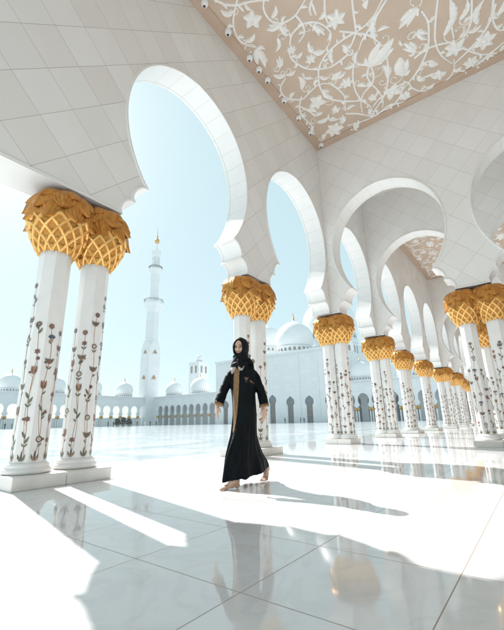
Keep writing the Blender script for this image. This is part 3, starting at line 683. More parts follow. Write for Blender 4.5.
# ------------------------------------------------------------------ the mosque round the courtyard
def catm(pts, n=4): return [(p.x, p.y) for p in spline([(a, b, 0) for a, b in pts], n)]
DOME = catm([(0.90,0.0),(0.965,0.16),(1.0,0.36),(0.985,0.56),(0.92,0.78),(0.80,0.99),(0.62,1.17),(0.40,1.31),(0.20,1.40),(0.09,1.455),(0.04,1.52)], 3)
def dome(parent, x, y, r, z, drum_h=0.30, name='dome'):
    """onion dome with its drum of little windows, moulded ring and gold finial; x, y, z in the parent's space"""
    b = MB(); h = drum_h*r
    b.lathe([(0.97*r,-0.35*r),(0.97*r,h*0.15),(1.0*r,h*0.18),(1.0*r,h*0.30),(0.93*r,h*0.34),(0.93*r,h*0.9),(0.985*r,h*0.95),(1.0*r,h*1.05),(0.94*r,h*1.12)], 40, cap0=False, cap1=False)
    b.lathe([(a*r, h*1.1+q*r) for a, q in DOME], 40, cap0=False)
    d = b.build(name, M['dome'], parent, loc=(x, y, z), angle=30)
    g = MB(); n = 24
    for i in range(n):
        a = 2*math.pi*i/n; c, s = math.cos(a), math.sin(a); rr = 0.935*r; w = 0.065*r; q = []
        for (t, zz) in [(-w,h*0.38),(w,h*0.38),(w,h*0.68),(0.7*w,h*0.8),(0,h*0.87),(-0.7*w,h*0.8),(-w,h*0.68)]: q.append((rr*c-t*s, rr*s+t*c, zz))
        g.add(q, [tuple(range(7))])
    g.build('drum_windows', M['grille'], d, smooth=False, clean=False)
    f = MB(); z0 = h*1.1+1.50*r
    f.lathe([(0.05*r,z0-0.06*r),(0.035*r,z0),(0.08*r,z0+0.06*r),(0.03*r,z0+0.13*r),(0.055*r,z0+0.18*r),(0.02*r,z0+0.24*r),(0.035*r,z0+0.29*r),(0.008*r,z0+0.36*r),(0.004*r,z0+0.52*r)], 10)
    f.build('finial', M['goldfar'], d)
    return d
OPL = [(a, z) for a, z in opening(2)]
def far_column(parent, x, y):
    b = MB(); b.box(-0.42, 0.42, -0.42, 0.42, 0, 0.15); b.lathe([(0.24,0.15),(0.22,0.3),(0.22,3.1)], 8, rot=math.pi/8)
    c = b.build('column', M['marble'], parent, smooth=False, loc=(x, y, 0))
    g = MB(); g.lathe([(0.24,3.05),(0.40,3.45),(0.45,3.62),(0.42,3.85),(0.28,4.03)], 12); g.build('capital', M['goldfar'], c)
    return c
SM = (M['stone'], M['lining'], M['moulding'])
# far arcade facing the photo, parallel to the row of columns
fa = thing('courtyard_arcade', 'long low white domed arcade far across the courtyard, left of the minaret', 'arcade', (75, YMAX, 0))
wall_parts(lambda t, d, z: (t-75, d, z), [((k+0.5)*S, k*S, (k+1)*S) for k in range(6, 24)], 11.7, fa, SM, openp=OPL, mould=False, lining=False)
b = MB(); b.box(6*S-75, 26.5, -0.25, 0.0, 10.9, 11.2); b.box(6*S-75, 26.5, -0.35, 0.9, 11.702, 12.0); b.build('cornice', M['stone'], fa, smooth=False)
b = MB(); b.box(6*S-75, 26.5, 0.61, 8.6, 10.2, 10.9); b.box(6*S-75, 26.5, 8.0, 8.6, 8.4, 10.19); b.build('roof', M['stone'], fa, smooth=False)
b = MB(); b.box(6*S-75, 26.5, 0.75, 1.05, 0, 3.3); b.build('screen_wall', M['stone'], fa, smooth=False)
c0 = None
for k in range(6, 25):
    for dx in (-0.36, 0.36):
        c = far_column(fa, 0, 0) if c0 is None else copy_tree(c0, fa)
        c0 = c0 or c; c.location = (k*S+dx-75, 0.3, 0)
for x, r in ((34.5, 3.75), (49.3, 3.75), (64.6, 3.78), (79.6, 3.80), (94.4, 3.82)): dome(fa, x-75, 4.4, r, 12.0)
# end arcade, right of the minaret
ea = thing('courtyard_arcade', 'white end arcade right of the minaret with eight dark arches and pale domes', 'arcade', (XMAX, 115, 0))
sp = [((95.6+3.9*k+1.95), 95.6+3.9*k, 95.6+3.9*(k+1)) for k in range(0, 9)]
OPE = [(a*0.86, z) for a, z in OPL]
wall_parts(lambda t, d, z: (d, t-115, z), sp+[(0.5*(130.7+135.2), 130.7, 135.2)][:0], 11.9, ea, SM, openp=OPE, mould=False, lining=False)
b = MB(); b.box(0, TH, 130.7-115, 20.6, 0, 11.9); b.box(6.5, 7, -19.4, 20.6, 0, 11.8); b.box(TH, 7, -19.4, 20.6, 11.0, 11.8); b.box(TH, 6.5, 15.7, 16.0, 0, 11)
b.build('inner_wall', M['stone'], ea, smooth=False)
b = MB(); b.box(-0.25, 0.0, -19.4, 20.6, 11.0, 11.3); b.box(-0.35, 0.9, -19.4, 20.6, 11.902, 12.2); b.build('cornice', M['stone'], ea, smooth=False)
for k in range(0, 10):
    for dy in (-0.26, 0.26):
        c = copy_tree(c0, ea); c.location = (0.3, 95.6+3.9*k+dy-115, 0)
dome(ea, 4.2, 124.9-115, 3.8, 12.2); dome(ea, 4.2, 108.6-115, 4.05, 12.2)
# prayer hall: the tall block with the great domes
ph = thing('prayer_hall', 'tall white prayer hall block behind the woman with keyhole doors and great domes', 'mosque', (XMAX, 70, 0))
b = MB(); Y0, Y1 = 43.0, 95.6
doors = [(47.3, 8.6), (54.5, 8.6), (61.7, 8.7), (68.9, 9.6), (76.1, 8.7), (83.3, 8.7), (90.5, 8.7)]
edge = [Y0]+[0.5*(doors[i][0]+doors[i+1][0]) for i in range(len(doors)-1)]+[Y1]
def keyhole(hgt):
    """door outline from the floor up to the tip: straight jambs, then a horseshoe head"""
    r = 1.6; zc = hgt-1.95
    p = [(1.12, 0), (1.12, zc-1.35), (1.18, zc-1.2)]+[(r*math.cos(a), zc+r*math.sin(a)) for a in [R(q) for q in range(-44, 66, 10)]]+[(0.32, hgt-0.22), (0, hgt)]
    return p
for i, (dy, hg) in enumerate(doors):
    op = keyhole(hg); l, r = edge[i]-70, edge[i+1]-70; c = dy-70
    for sg, lim in ((-1, l), (1, r)):
        poly = [(lim, 0)]+[(c+sg*a, z) for a, z in op]+[(c, 23.2), (lim, 23.2)]
        b.add([(0, t, z) for t, z in poly], [tuple(range(len(poly)))])
        for q in range(len(op)-1):
            a0, a1 = op[q], op[q+1]; b.add([(0, c+sg*a0[0], a0[1]), (0, c+sg*a1[0], a1[1]), (0.7, c+sg*a1[0], a1[1]), (0.7, c+sg*a0[0], a0[1])], [(0,1,2,3)])
b.box(0.75, 60, Y0-70, Y1-70, 0, 23.18)
b.add([(0, Y0-70, 0), (0, Y0-70, 23.2), (0.75, Y0-70, 23.2), (0.75, Y0-70, 0)], [(0,1,2,3)]); b.add([(0, Y1-70, 0), (0, Y1-70, 23.2), (0.75, Y1-70, 23.2), (0.75, Y1-70, 0)], [(0,1,2,3)])
b.build('wall', M['stone'], ph, smooth=False)
b = MB(); b.box(-0.4, 0.9, Y0-70-0.3, Y1-70+0.3, 23.2, 23.9); b.box(-0.22, 0, Y0-70, Y1-70, 22.3, 22.6); b.build('cornice', M['stone'], ph, smooth=False)
for y in (58.1, 72.5, 79.7, 51.0):
    b = MB(); b.box(-0.18, 0.0, y-70-0.45, y-70+0.45, 0, 22.3); b.build('pilaster', M['stone'], ph, smooth=False)
for dy, hg in doors:
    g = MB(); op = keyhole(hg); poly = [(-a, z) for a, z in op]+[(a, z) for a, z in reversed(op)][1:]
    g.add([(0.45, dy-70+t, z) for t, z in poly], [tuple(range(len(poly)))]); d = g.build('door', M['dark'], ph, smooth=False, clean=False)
    g = MB()
    for q in (-0.55, 0, 0.55): g.box(0.36, 0.43, dy-70+q-0.05, dy-70+q+0.05, 0.02, hg-2.6)
    for zq in (2.4, 4.2, hg-2.7): g.box(0.34, 0.44, dy-70-1.1, dy-70+1.1, zq, zq+0.09)
    g.build('door_frame', M['bronze'], d, smooth=False)
dome(ph, 10.5, 65.0-70, 7.2, 24.2, 0.36); dome(ph, 30, 59.2-70, 11.2, 30.5, 0.30); dome(ph, 30, 92.0-70, 7.9, 30.0, 0.34)
b = MB(); b.box(18, 44, 46.5-70, 72-70, 23.2, 28.2); b.box(22, 40, 83-70, 95.4-70, 23.2, 28.0); b.build('upper_block', M['stone'], ph, smooth=False)
# low arcade right of the hall, seen between the columns
la = thing('courtyard_arcade', 'pale low arcade with dark keyhole arches, seen between columns right of the woman', 'arcade', (XMAX, 21, 0))
sp = [(0.3+4.26*k+2.13, 0.3+4.26*k, 0.3+4.26*(k+1)) for k in range(0, 10)]
wall_parts(lambda t, d, z: (d, t-21, z), sp, 11.7, la, SM, openp=OPL, mould=False, lining=False)
b = MB(); b.box(6.5, 7, -20.7, 21.95, 0, 11.6); b.box(TH, 7, -20.7, 21.95, 11.0, 11.6); b.build('inner_wall', M['stone'], la, smooth=False)
b = MB(); b.box(-0.25, 0, -20.7, 21.95, 11.0, 11.3); b.box(-0.35, 0.9, -20.7, 21.95, 11.702, 12.0); b.build('cornice', M['stone'], la, smooth=False)
for k in range(0, 11):
    for dy in (-0.36, 0.36):
        c = copy_tree(c0, la); c.location = (0.3, 0.3+4.26*k+dy-21, 0)
g = MB()
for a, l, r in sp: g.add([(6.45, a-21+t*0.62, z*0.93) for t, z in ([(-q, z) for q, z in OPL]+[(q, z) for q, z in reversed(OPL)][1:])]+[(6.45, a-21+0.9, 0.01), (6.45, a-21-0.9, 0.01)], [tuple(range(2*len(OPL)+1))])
g.build('inner_arches', M['dark'], la, smooth=False, clean=False)  # flat dark sheets put the darkness of the open inner arches into colour
for y in (38.0, 23.4, 8.8): dome(la, 4.2, y-21, 3.6, 12.0)
# turrets standing behind the roofs
def turret(label, x, y, w, z0, z1):
    o = thing('roof_turret', label, 'tower', (x, y, 0))
    b = MB(); b.box(-w/2, w/2, -w/2, w/2, 0, z1); b.box(-w/2-0.25, w/2+0.25, -w/2-0.25, w/2+0.25, z1+0.002, z1+0.5); b.build('tower_body', M['stone'], o, smooth=False)
    dome(o, 0, 0, w*0.27, z1+0.9, 0.5, 'cupola')
    for sx, sy in ((-1, 0), (0, -1)):
        for q in (-0.22, 0.22):
            g = MB(); p = []
            for t, z in [(-0.8,0),(0.8,0),(0.8,2.9),(1.0,3.4),(0.85,4.1),(0,4.9),(-0.85,4.1),(-1.0,3.4),(-0.8,2.9)]:
                t = t*w/9; zz = z1-0.25*w-4.0*w/9+z*w/9
                p.append((-w/2-0.03, q*w+t, zz) if sx else (q*w+t, -w/2-0.03, zz))
            g.add(p, [tuple(range(9))]); g.build('window', M['grille'], o, smooth=False, clean=False)
    return o
turret('square white roof turret with cupola and paired windows behind the domes left of the woman', 123.6, 123.1, 6.6, 12, 28.0)
turret('slim white roof turret with an arched window behind the columns right of the woman', 123.6, 46.5, 5.2, 12, 27.2)

# minaret
mn = thing('minaret', 'tall white minaret with balconies and a gold topped spire above the courtyard corner', 'minaret', (105.0, 136.3, 0))
hw = 3.15
b = MB()
def sq(h, ch, z): return [(h-ch,-h,z),(h,-h+ch,z),(h,h-ch,z),(h-ch,h,z),(-h+ch,h,z),(-h,h-ch,z),(-h,-h+ch,z),(-h+ch,-h,z)]
b.loft([sq(hw, 0.04, 0), sq(hw, 0.04, 34.2), sq(hw, 1.0, 36.2), sq(hw-0.05, hw*0.586, 38.2)]); b.build('square_shaft', M['stone'], mn, smooth=False)
b = MB(); b.lathe([(3.25,38.2),(3.25,39.0),(3.02,39.4),(3.02,52.5),(3.25,53.0),(3.5,53.6),(4.1,55.2),(4.85,56.7),(4.85,57.4),(4.5,57.45)], 8, rot=math.pi/8); b.build('octagonal_shaft', M['stone'], mn, smooth=False)
b = MB(); b.lathe([(2.35,57.4),(2.25,58.4),(2.2,71.0),(2.35,71.8),(2.6,72.6),(3.25,73.9),(3.4,74.6),(3.4,75.1)], 28); b.build('round_shaft', M['stone'], mn)
b = MB()
for i in range(14):
    a = 2*math.pi*i/14; b.tube([(2.24*math.cos(a),2.24*math.sin(a),58.4),(2.2*math.cos(a+0.7),2.2*math.sin(a+0.7),71.0)], 0.10, 5)
    b.tube([(2.24*math.cos(a),2.24*math.sin(a),58.4),(2.2*math.cos(a-0.7),2.2*math.sin(a-0.7),71.0)], 0.10, 5)
b.build('spiral_ribs', M['stone'], mn)
for r, z, n in ((4.75, 57.4, 8), (3.3, 75.1, 16)):
    b = MB()
    for i in range(n*3):
        a = 2*math.pi*i/(n*3)+math.pi/8; rr = r*(math.cos(math.pi/8)/math.cos(((a+0) % (math.pi/4))-math.pi/8) if n == 8 else 1)
        b.tube([(rr*math.cos(a), rr*math.sin(a), z), (rr*math.cos(a), rr*math.sin(a), z+1.1)], 0.11, 5)
    b.lathe([(r,z+1.1),(r,z+1.3),(r-0.22,z+1.3),(r-0.22,z+1.1)], n, rot=math.pi/8, cap0=False, cap1=False); b.build('balcony_railing', M['grille'], mn, smooth=False)
b = MB(); b.lathe([(1.6,75.1),(1.5,76),(1.5,80.3),(1.7,81.2),(2.3,82.6),(2.45,84.4),(2.45,85.0),(2.1,85.05)], 8, rot=math.pi/8)
for i in range(8):
    a = 2*math.pi*i/8+math.pi/8; b.tube([(1.85*math.cos(a), 1.85*math.sin(a), 75.1), (1.85*math.cos(a), 1.85*math.sin(a), 81.6)], 0.2, 6)
b.build('lantern', M['stone'], mn, smooth=False)
b = MB(); b.lathe([(1.0,85.0),(0.7,86.2),(0.62,88.3),(0.9,88.8),(0.5,89.3)], 14); b.build('lantern_neck', M['stone'], mn)
b = MB(); b.lathe([(0.4,89.2),(1.0,89.9),(1.25,90.8),(1.0,91.7),(0.45,92.3),(0.3,93.0),(0.55,93.6),(0.25,94.2),(0.12,95.4),(0.03,98.2)], 16); b.build('spire', M['goldfar'], mn)
for z in (20.3, 32.0):
    for face in (0, 1):
        for q in (0.0,):
            g = MB(); p = [(-1.05,0),(1.05,0),(1.05,0.8),(0.5,1.4),(0,2.0),(-0.5,1.4),(-1.05,0.8)]
            g.add([((-hw-0.05, t, z+zz) if face else (t, -hw-0.05, z+zz)) for t, zz in p], [tuple(range(7))]); wd = g.build('window', M['bronze'], mn, smooth=False, clean=False)
            g = MB()
            if face: g.box(-hw-0.55, -hw, -1.3, 1.3, z-0.45, z-0.15)
            else: g.box(-1.3, 1.3, -hw-0.55, -hw, z-0.45, z-0.15)
            g.build('sill', M['stone'], wd, smooth=False)

# ------------------------------------------------------------------ distant visitors and shrubs
def visitor(x, y, h, rz, mat, label):
    b = MB(); k = h/1.7
    n = 10
    def ring(cx, cy, rx, ry, z): return [(cx+rx*math.cos(2*math.pi*i/n), cy+ry*math.sin(2*math.pi*i/n), z) for i in range(n)]
    for s in (-1, 1):
        b.loft([ring(s*0.09, 0.03*s, 0.05, 0.10, 0), ring(s*0.09, 0.0, 0.055, 0.06, 0.08), ring(s*0.09, 0, 0.07, 0.075, 0.5), ring(s*0.09, 0, 0.09, 0.09, 0.86)])
        b.tube([(s*0.2, 0, 1.38), (s*0.26, 0.02, 1.12), (s*0.27, 0.08, 0.86)], [0.055, 0.045, 0.035], 8)
    b.loft([ring(0, 0, 0.17, 0.11, 0.8), ring(0, 0, 0.15, 0.1, 1.05), ring(0, 0, 0.2, 0.12, 1.32), ring(0, 0, 0.17, 0.10, 1.42), ring(0, 0, 0.06, 0.06, 1.48), ring(0, 0, 0.055, 0.055, 1.53)])
    b.ell((0, 0.01, 1.6), (0.08, 0.095, 0.115), 10, 8)
    for i, q in enumerate(b.v): b.v[i] = (q[0]*k, q[1]*k, q[2]*k)
    o = b.build('person', mat); voxel(o, 0.035, 1); o.location = (x, y, 0); o.rotation_euler = (0, 0, rz)
    hd = MB(); hd.ell((0, 0.012*k, 1.595*k), (0.083*k, 0.09*k, 0.10*k), 10, 8); hd.build('face', M['skin'], o)
    hr = MB(); hr.ell((0, -0.01*k, 1.625*k), (0.09*k, 0.10*k, 0.105*k), 10, 8); hr.build('hair', M['brow'], o)
    return tag(o, label, 'person')
for x, y, h, rz, mt, lb in [
    (68.1, 107.8, 1.75, 0.4, 'fcloth', 'distant visitor in dark clothes, first right of the big left columns'),
    (69.6, 107.1, 1.65, 2.2, 'fcloth', 'distant dark clothed visitor standing between the two leftmost shrubs'),
    (74.1, 103.8, 1.72, 1.0, 'fcloth', 'distant dark visitor right of the rightmost shrub'),
    (75.6, 102.7, 1.7, -0.6, 'fcloth', 'distant dark visitor standing just left of the minaret foot'),
    (77.5, 101.0, 1.75, 0.7, 'fwhite', 'distant visitor in white at the minaret foot'),
    (78.9, 100.2, 1.7, 2.0, 'fcloth', 'distant dark visitor at the minaret foot, right of the one in white'),
    (80.6, 99.2, 1.6, 3.0, 'fcloth', 'distant small dark visitor, farthest right of those near the minaret'),
    (101.5, 61.2, 1.75, 1.2, 'fcloth', 'lone dark visitor before the hall, just right of the woman'),
    (101.5, 55.4, 1.7, 0.2, 'fcloth', 'dark visitor by the hall wall left of the first double column'),
    (101.5, 54.2, 1.6, 1.8, 'fcloth', 'shorter dark visitor beside another by the hall wall'),
    (42.7, 120.2, 1.75, 0.2, 'fcloth', 'dark visitor at the photo\'s left edge beyond the columns'),
    (44.3, 119.5, 1.65, 1.3, 'fcloth', 'second dark visitor from the photo\'s left edge beyond the columns'),
    (57.5, 114.5, 1.7, 2.3, 'fcloth', 'dark visitor seen in the gap between the two big left columns')]:
    visitor(x, y, h, rz, M[mt], lb)
def shrub(x, y, h, label, seed):
    rnd = random.Random(seed); o = thing('potted_shrub', label, 'plant', (x, y, 0))
    b = MB(); b.lathe([(0.42,0),(0.55,0.7),(0.6,0.72),(0.6,0.8),(0.48,0.8),(0.46,0.7)], 16); b.build('planter', M['pot'], o)
    b = MB()
    for i in range(5): b.tube([(0,0,0.6),(rnd.uniform(-.2,.2),rnd.uniform(-.2,.2),1.3),(rnd.uniform(-.5,.5),rnd.uniform(-.5,.5),h*0.8)], [0.05,0.035,0.015], 5)
    b.build('stems', M['stem'], o)
    b = MB()
    for i in range(420):
        a = rnd.uniform(0, 6.28); t = rnd.uniform(0, 1); rr = (0.35+0.75*math.sin(math.pi*(0.15+0.8*t)))*rnd.uniform(0.35, 1); p = Vector((rr*math.cos(a), rr*math.sin(a), 0.55+(h-0.55)*t))
        d = Vector((rnd.gauss(0,1), rnd.gauss(0,1), rnd.gauss(0.3,1))).normalized()*0.30; e = d.cross(Vector((rnd.gauss(0,1), rnd.gauss(0,1), 1))).normalized()*0.12
        b.add([p-d*0.5, p+e, p+d, p-e], [(0,1,2,3)])
    b.build('foliage', M['leaf'], o, smooth=False, clean=False)
for x, y, h, l, sd_ in [(70.6, 106.4, 2.5, 'dark green potted shrub before the far arcade, nearest to the left columns', 1), (72.2, 105.6, 2.9, 'tall dark green potted shrub, middle one of three by the far arcade', 2), (73.6, 104.4, 2.4, 'dark green potted shrub nearest to the minaret', 3)]:
    shrub(x, y, h, l, sd_)

# ------------------------------------------------------------------ the walking woman
# built in her own space: a = to the photo's right, t = towards the photographer, z = up
from mathutils.bvhtree import BVHTree
wm = thing('person', 'woman walking barefoot in a long black robe with gold front panel and black headscarf', 'person', (1.10, -2.06, 0))
ax, tx = Vector((0.62133, -0.78355, 0)), Vector((-0.78355, -0.62133, 0))
wm.matrix_world = Matrix.Translation((1.10, -2.06, 0)) @ Matrix((ax, tx, Vector((0,0,1)))).transposed().to_4x4()
# (a, t, z) with a x t = -z would mirror; rows are chosen so that x = a, y = -t below
wm.matrix_world = Matrix.Translation((1.10, -2.06, 0)) @ Matrix((ax, -tx, Vector((0,0,1)))).transposed().to_4x4()
def Wp(a, t, z): return (a, -t, z)

def capsule(b, pts, n=12, fl=1.0): b.tube([Wp(*p[:3]) for p in pts], [p[3] for p in pts], n, flat=fl)
def blob(b, c, r, nu=14, nv=10, rot=None): b.ell(Wp(*c), r, nu, nv, 0, rot)
# --- head frame: facing a little to the photo's left and slightly down
hc = Vector((-0.047, 0.015, 1.605)); ha = R(-20)          # yaw of the face from the view axis
def Hd(x, y, z):
    """x to the photo's right across the face, y out of the face, z up"""
    c, s = math.cos(ha), math.sin(ha); y2 = y*math.cos(R(6))+z*math.sin(R(6)); z2 = z*math.cos(R(6))-y*math.sin(R(6))
    return Wp(hc.x+x*c+y2*s, hc.y+y2*c-x*s, hc.z+z2)
hrot = Matrix.Rotation(ha, 3, 'Z')
def hell(b, c, r, nu=14, nv=10): b.ell(Hd(*c), r, nu, nv, 0, hrot)

b = MB()
hell(b, (0, -0.012, 0.030), (0.073, 0.092, 0.088), 20, 14)
hell(b, (0, 0.022, -0.045), (0.054, 0.060, 0.066), 18, 12)
hell(b, (0, 0.050, -0.088), (0.024, 0.026, 0.022))
hell(b, (0, 0.062, 0.030), (0.048, 0.024, 0.026))
for s in (-1, 1): hell(b, (s*0.036, 0.052, -0.022), (0.024, 0.022, 0.028)); hell(b, (s*0.072, -0.01, -0.005), (0.010, 0.02, 0.03))
b.tube([Hd(0, 0.076, 0.022), Hd(0, 0.089, 0.002), Hd(0, 0.099, -0.022)], [0.008, 0.010, 0.0125], 8)
for s in (-1, 1): hell(b, (s*0.011, 0.088, -0.026), (0.009, 0.010, 0.008))
hell(b, (0, 0.078, -0.056), (0.024, 0.014, 0.013))
capsule(b, [(-0.045, 0.0, 1.53, 0.056), (-0.042, 0.0, 1.44, 0.056), (-0.04, 0.0, 1.36, 0.075)])
# torso, hips, legs under the robe
def ring(c, wl, df, z, ang, n=28, fold=None):
    La, Lt = math.cos(ang), math.sin(ang); Fa, Ft = -math.sin(ang), math.cos(ang); out = []
    for i in range(n):
        q = 2*math.pi*i/n; k = 1+(fold(q) if fold else 0)
        x, y = wl*math.cos(q)*k, df*math.sin(q)*k; out.append(Wp(c[0]+x*La+y*Fa, c[1]+x*Lt+y*Ft, z))
    return out
TQ = R(30)
b.loft([ring((-0.005,0), 0.12, 0.10, 0.70, TQ), ring((-0.005,0), 0.135, 0.105, 0.85, TQ), ring((-0.01,0), 0.115, 0.09, 1.02, TQ), ring((-0.02,0), 0.135, 0.10, 1.18, TQ), ring((-0.035,0), 0.125, 0.075, 1.29, TQ), ring((-0.04,0), 0.06, 0.055, 1.40, TQ)])
fr = [(-0.045,0.01,0.80,0.075), (-0.075,0.09,0.47,0.046), (-0.098,0.165,0.28,0.042), (-0.103,0.215,0.10,0.034), (-0.100,0.205,0.06,0.036)]
rr = [(0.035,-0.01,0.80,0.075), (0.060,-0.07,0.45,0.046), (0.150,-0.18,0.29,0.040), (0.243,-0.270,0.165,0.032), (0.262,-0.292,0.135,0.033)]
capsule(b, fr); capsule(b, rr)
def foot(b, heel, ball, toe, side, fw=0.044):
    h, bl, te = Vector(heel), Vector(ball), Vector(toe); d = (te-h); d.z = 0; d.normalize(); sd = Vector((-d.y, d.x, 0))*side
    def seg(p, q, r0, r1, fl=0.7): b.tube([Wp(*p), Wp(*((Vector(p)+Vector(q))/2)), Wp(*q)], [r0, (r0+r1)/2, r1], 10)
    blob(b, h+Vector((0,0,0.0)), (0.033, 0.033, 0.032))
    for o, r0, r1 in ((-0.022, 0.026, 0.022), (0.0, 0.030, 0.023), (0.022, 0.026, 0.02)):
        seg(h+Vector((0,0,0.012)), bl+sd*o, r0, r1)
    L = (te-bl).length
    for i, (o, ln, r) in enumerate(((-0.034, 1.0, 0.0135), (-0.012, 0.95, 0.0098), (0.006, 0.86, 0.0092), (0.022, 0.74, 0.0088), (0.036, 0.60, 0.0085))):
        p0 = bl+sd*o*0.9; p1 = bl+(te-bl)*ln+sd*o*1.15; mid = (p0+p1)/2+Vector((0,0,0.005))
        b.tube([Wp(*p0), Wp(*mid), Wp(*p1)], [r*1.15, r, r*0.9], 8)
foot(b, (-0.098,0.200,0.034), (-0.232,0.285,0.022), (-0.298,0.325,0.012), 1)
b.tube([Wp(-0.103,0.215,0.10), Wp(-0.13,0.235,0.075), Wp(-0.19,0.265,0.045)], [0.034,0.034,0.026], 10)
foot(b, (0.268,-0.297,0.135), (0.232,-0.232,0.030), (0.212,-0.185,0.012), -1)
b.tube([Wp(0.255,-0.285,0.165), Wp(0.250,-0.262,0.12), Wp(0.238,-0.24,0.06)], [0.033,0.032,0.027], 10)
# arms and hands
capsule(b, [(-0.08,0.0,1.27,0.030), (-0.160,0.0,1.245,0.034), (-0.212,0.01,1.16,0.034), (-0.250,0.02,1.09,0.036), (-0.311,0.065,0.92,0.028), (-0.330,0.072,0.885,0.024)])
capsule(b, [(0.02,0.0,1.27,0.030), (0.112,0.02,1.24,0.034), (0.160,0.03,1.155,0.034), (0.193,0.04,1.07,0.036), (0.230,0.07,0.885,0.028), (0.238,0.075,0.85,0.024)])
def hand(b, wr, dirv, across, palm_n, spread=1.0, ln=1.0):
    """palm and five fingers: dirv runs from the wrist to the fingertips, across towards the thumb side"""
    w0, d, c, n = Vector(wr), Vector(dirv).normalized(), Vector(across).normalized(), Vector(palm_n).normalized()
    for o in (-0.024, -0.008, 0.008, 0.024): b.tube([Wp(*(w0+c*o*0.6)), Wp(*(w0+d*0.045*ln+c*o)), Wp(*(w0+d*0.085*ln+c*o*1.05))], [0.0145, 0.0145, 0.0115], 8)
    for i, (o, L, r) in enumerate(((0.027, 0.068, 0.0088), (0.0095, 0.076, 0.0092), (-0.0085, 0.070, 0.0088), (-0.0255, 0.054, 0.0078))):
        p = w0+d*0.083*ln+c*o; cu = 0.25+0.12*i; q = [p]
        for k in range(3):
            dd = (d*math.cos(cu*(k+0.6)*0.55)+n*math.sin(cu*(k+0.6)*0.55)+c*(o*3.2*spread)).normalized(); q.append(q[-1]+dd*L*(0.42, 0.32, 0.26)[k])
        b.tube([Wp(*v) for v in q], [r*1.08, r, r*0.92, r*0.72], 8)
    p = w0+d*0.02+c*0.022; q = [p, p+(d*0.6+c*0.75+n*0.2)*0.036, p+(d*0.6+c*0.75+n*0.2)*0.036+(d*0.9+c*0.35+n*0.25)*0.03, p+(d*0.6+c*0.75+n*0.2)*0.036+(d*0.9+c*0.35+n*0.25)*0.03+(d*0.95+c*0.1+n*0.3)*0.022]
    b.tube([Wp(*v) for v in q], [0.013, 0.0115, 0.0098, 0.0075], 8)
hand(b, (-0.330,0.072,0.890), (-0.06,0.10,-1), (0.45,0.85,0.05), (0.85,-0.4,0.0))
hand(b, (0.238,0.075,0.855), (-0.05,0.10,-1), (-0.55,0.8,0.05), (-0.8,-0.5,0.0), 1.0, 1.12)
body = b.build('body', M['skin'], wm, clean=False); voxel(body, 0.0052, 2, 0.4)
# face details
def hpart(name, mat, fn):
    q = MB(); fn(q); return q.build(name, mat, wm)
for s in (-1, 1):
    hpart('eye', M['eyew'], lambda q: hell(q, (s*0.031, 0.0735, 0.006), (0.0150, 0.0085, 0.0068), 12, 8))
    hpart('eyebrow', M['brow'], lambda q: q.tube([Hd(s*0.014, 0.0855, 0.024), Hd(s*0.030, 0.0835, 0.030), Hd(s*0.047, 0.070, 0.025)], [0.003, 0.0038, 0.002], 6))
hpart('lips', M['lips'], lambda q: (q.tube([Hd(-0.022, 0.083, -0.054), Hd(-0.008, 0.0925, -0.0505), Hd(0.0, 0.0925, -0.052), Hd(0.008, 0.0925, -0.0505), Hd(0.022, 0.083, -0.054)], [0.002, 0.0048, 0.0045, 0.0048, 0.002], 8), q.tube([Hd(-0.020, 0.083, -0.057), Hd(0, 0.0915, -0.0625), Hd(0.020, 0.083, -0.057)], [0.002, 0.006, 0.002], 8)))
hpart('hair', M['brow'], lambda q: q.loft([[Hd(0.060*math.cos(a), 0.035+d, 0.02+0.088*math.sin(a)) for a in [R(20+14*i) for i in range(11)]] for d in (0.0, 0.018, 0.024)], close=False, cap0=False, cap1=False))

# robe: one skin, torso to hem with both sleeves
def fold_at(z):
    k = max(0, (1.0-z)/0.9); k = k**1.2
    def f(q):
        w1 = 0.055*k*math.cos(7*q+1.1+2.2*z)+0.050*k*math.cos(11*q-1.5*z+0.4)+0.032*k*math.cos(19*q+3*z)
        d = (q-(1.35+0.55*(1-z))+math.pi) % (2*math.pi)-math.pi        # the long fold thrown by the forward knee
        w2 = 0.10*k*math.exp(-(d/0.16)**2)-0.07*k*math.exp(-((d-0.38)/0.2)**2)
        d2 = (q-(0.55+0.2*z)+math.pi) % (2*math.pi)-math.pi
        return w1+w2+0.06*k*math.exp(-(d2/0.13)**2)+0.016*math.cos(5*q+11*z)+0.010*math.sin(9*q-17*z)
    return f
RR = [(-0.04,0.0,1.425,0.062,0.060,30),(-0.04,0.0,1.395,0.105,0.078,30),(-0.037,0.0,1.36,0.142,0.090,30),(-0.035,0.0,1.325,0.178,0.104,30),(-0.032,0.0,1.27,0.184,0.116,30),(-0.024,0.0,1.15,0.166,0.130,30),
      (-0.012,0.0,1.02,0.152,0.128,31),(-0.008,0.0,0.90,0.150,0.130,33),(-0.006,0.0,0.78,0.146,0.136,35),(-0.010,0.005,0.66,0.148,0.150,37),(-0.013,0.01,0.55,0.150,0.172,38),(-0.018,0.01,0.44,0.160,0.212,38),(-0.012,0.0,0.33,0.172,0.268,38),(0.004,-0.012,0.22,0.182,0.326,38),(0.006,-0.016,0.14,0.188,0.346,38),(0.006,-0.016,0.105,0.190,0.350,38)]
NR = 72; rings = []
zs = [r[2] for r in RR][::-1]
for z in np.linspace(1.425, 0.105, 46):
    v = [float(np.interp(z, zs, [r[k] for r in RR][::-1])) for k in (0, 1, 3, 4, 5)]
    rg = ring((v[0], v[1]), v[2], v[3], z, R(v[4]), NR, fold_at(z))
    # hem rises at the trailing heel and dips over the leading foot
    kz = max(0, (0.35-z)/0.25)
    rg = [(p[0], p[1], p[2]+kz*(0.020+0.045*(p[0]*0.66+p[1]*0.75)/0.33+0.008*math.sin(9*math.atan2(p[1], p[0])))) for p in rg]
    rings.append(rg)
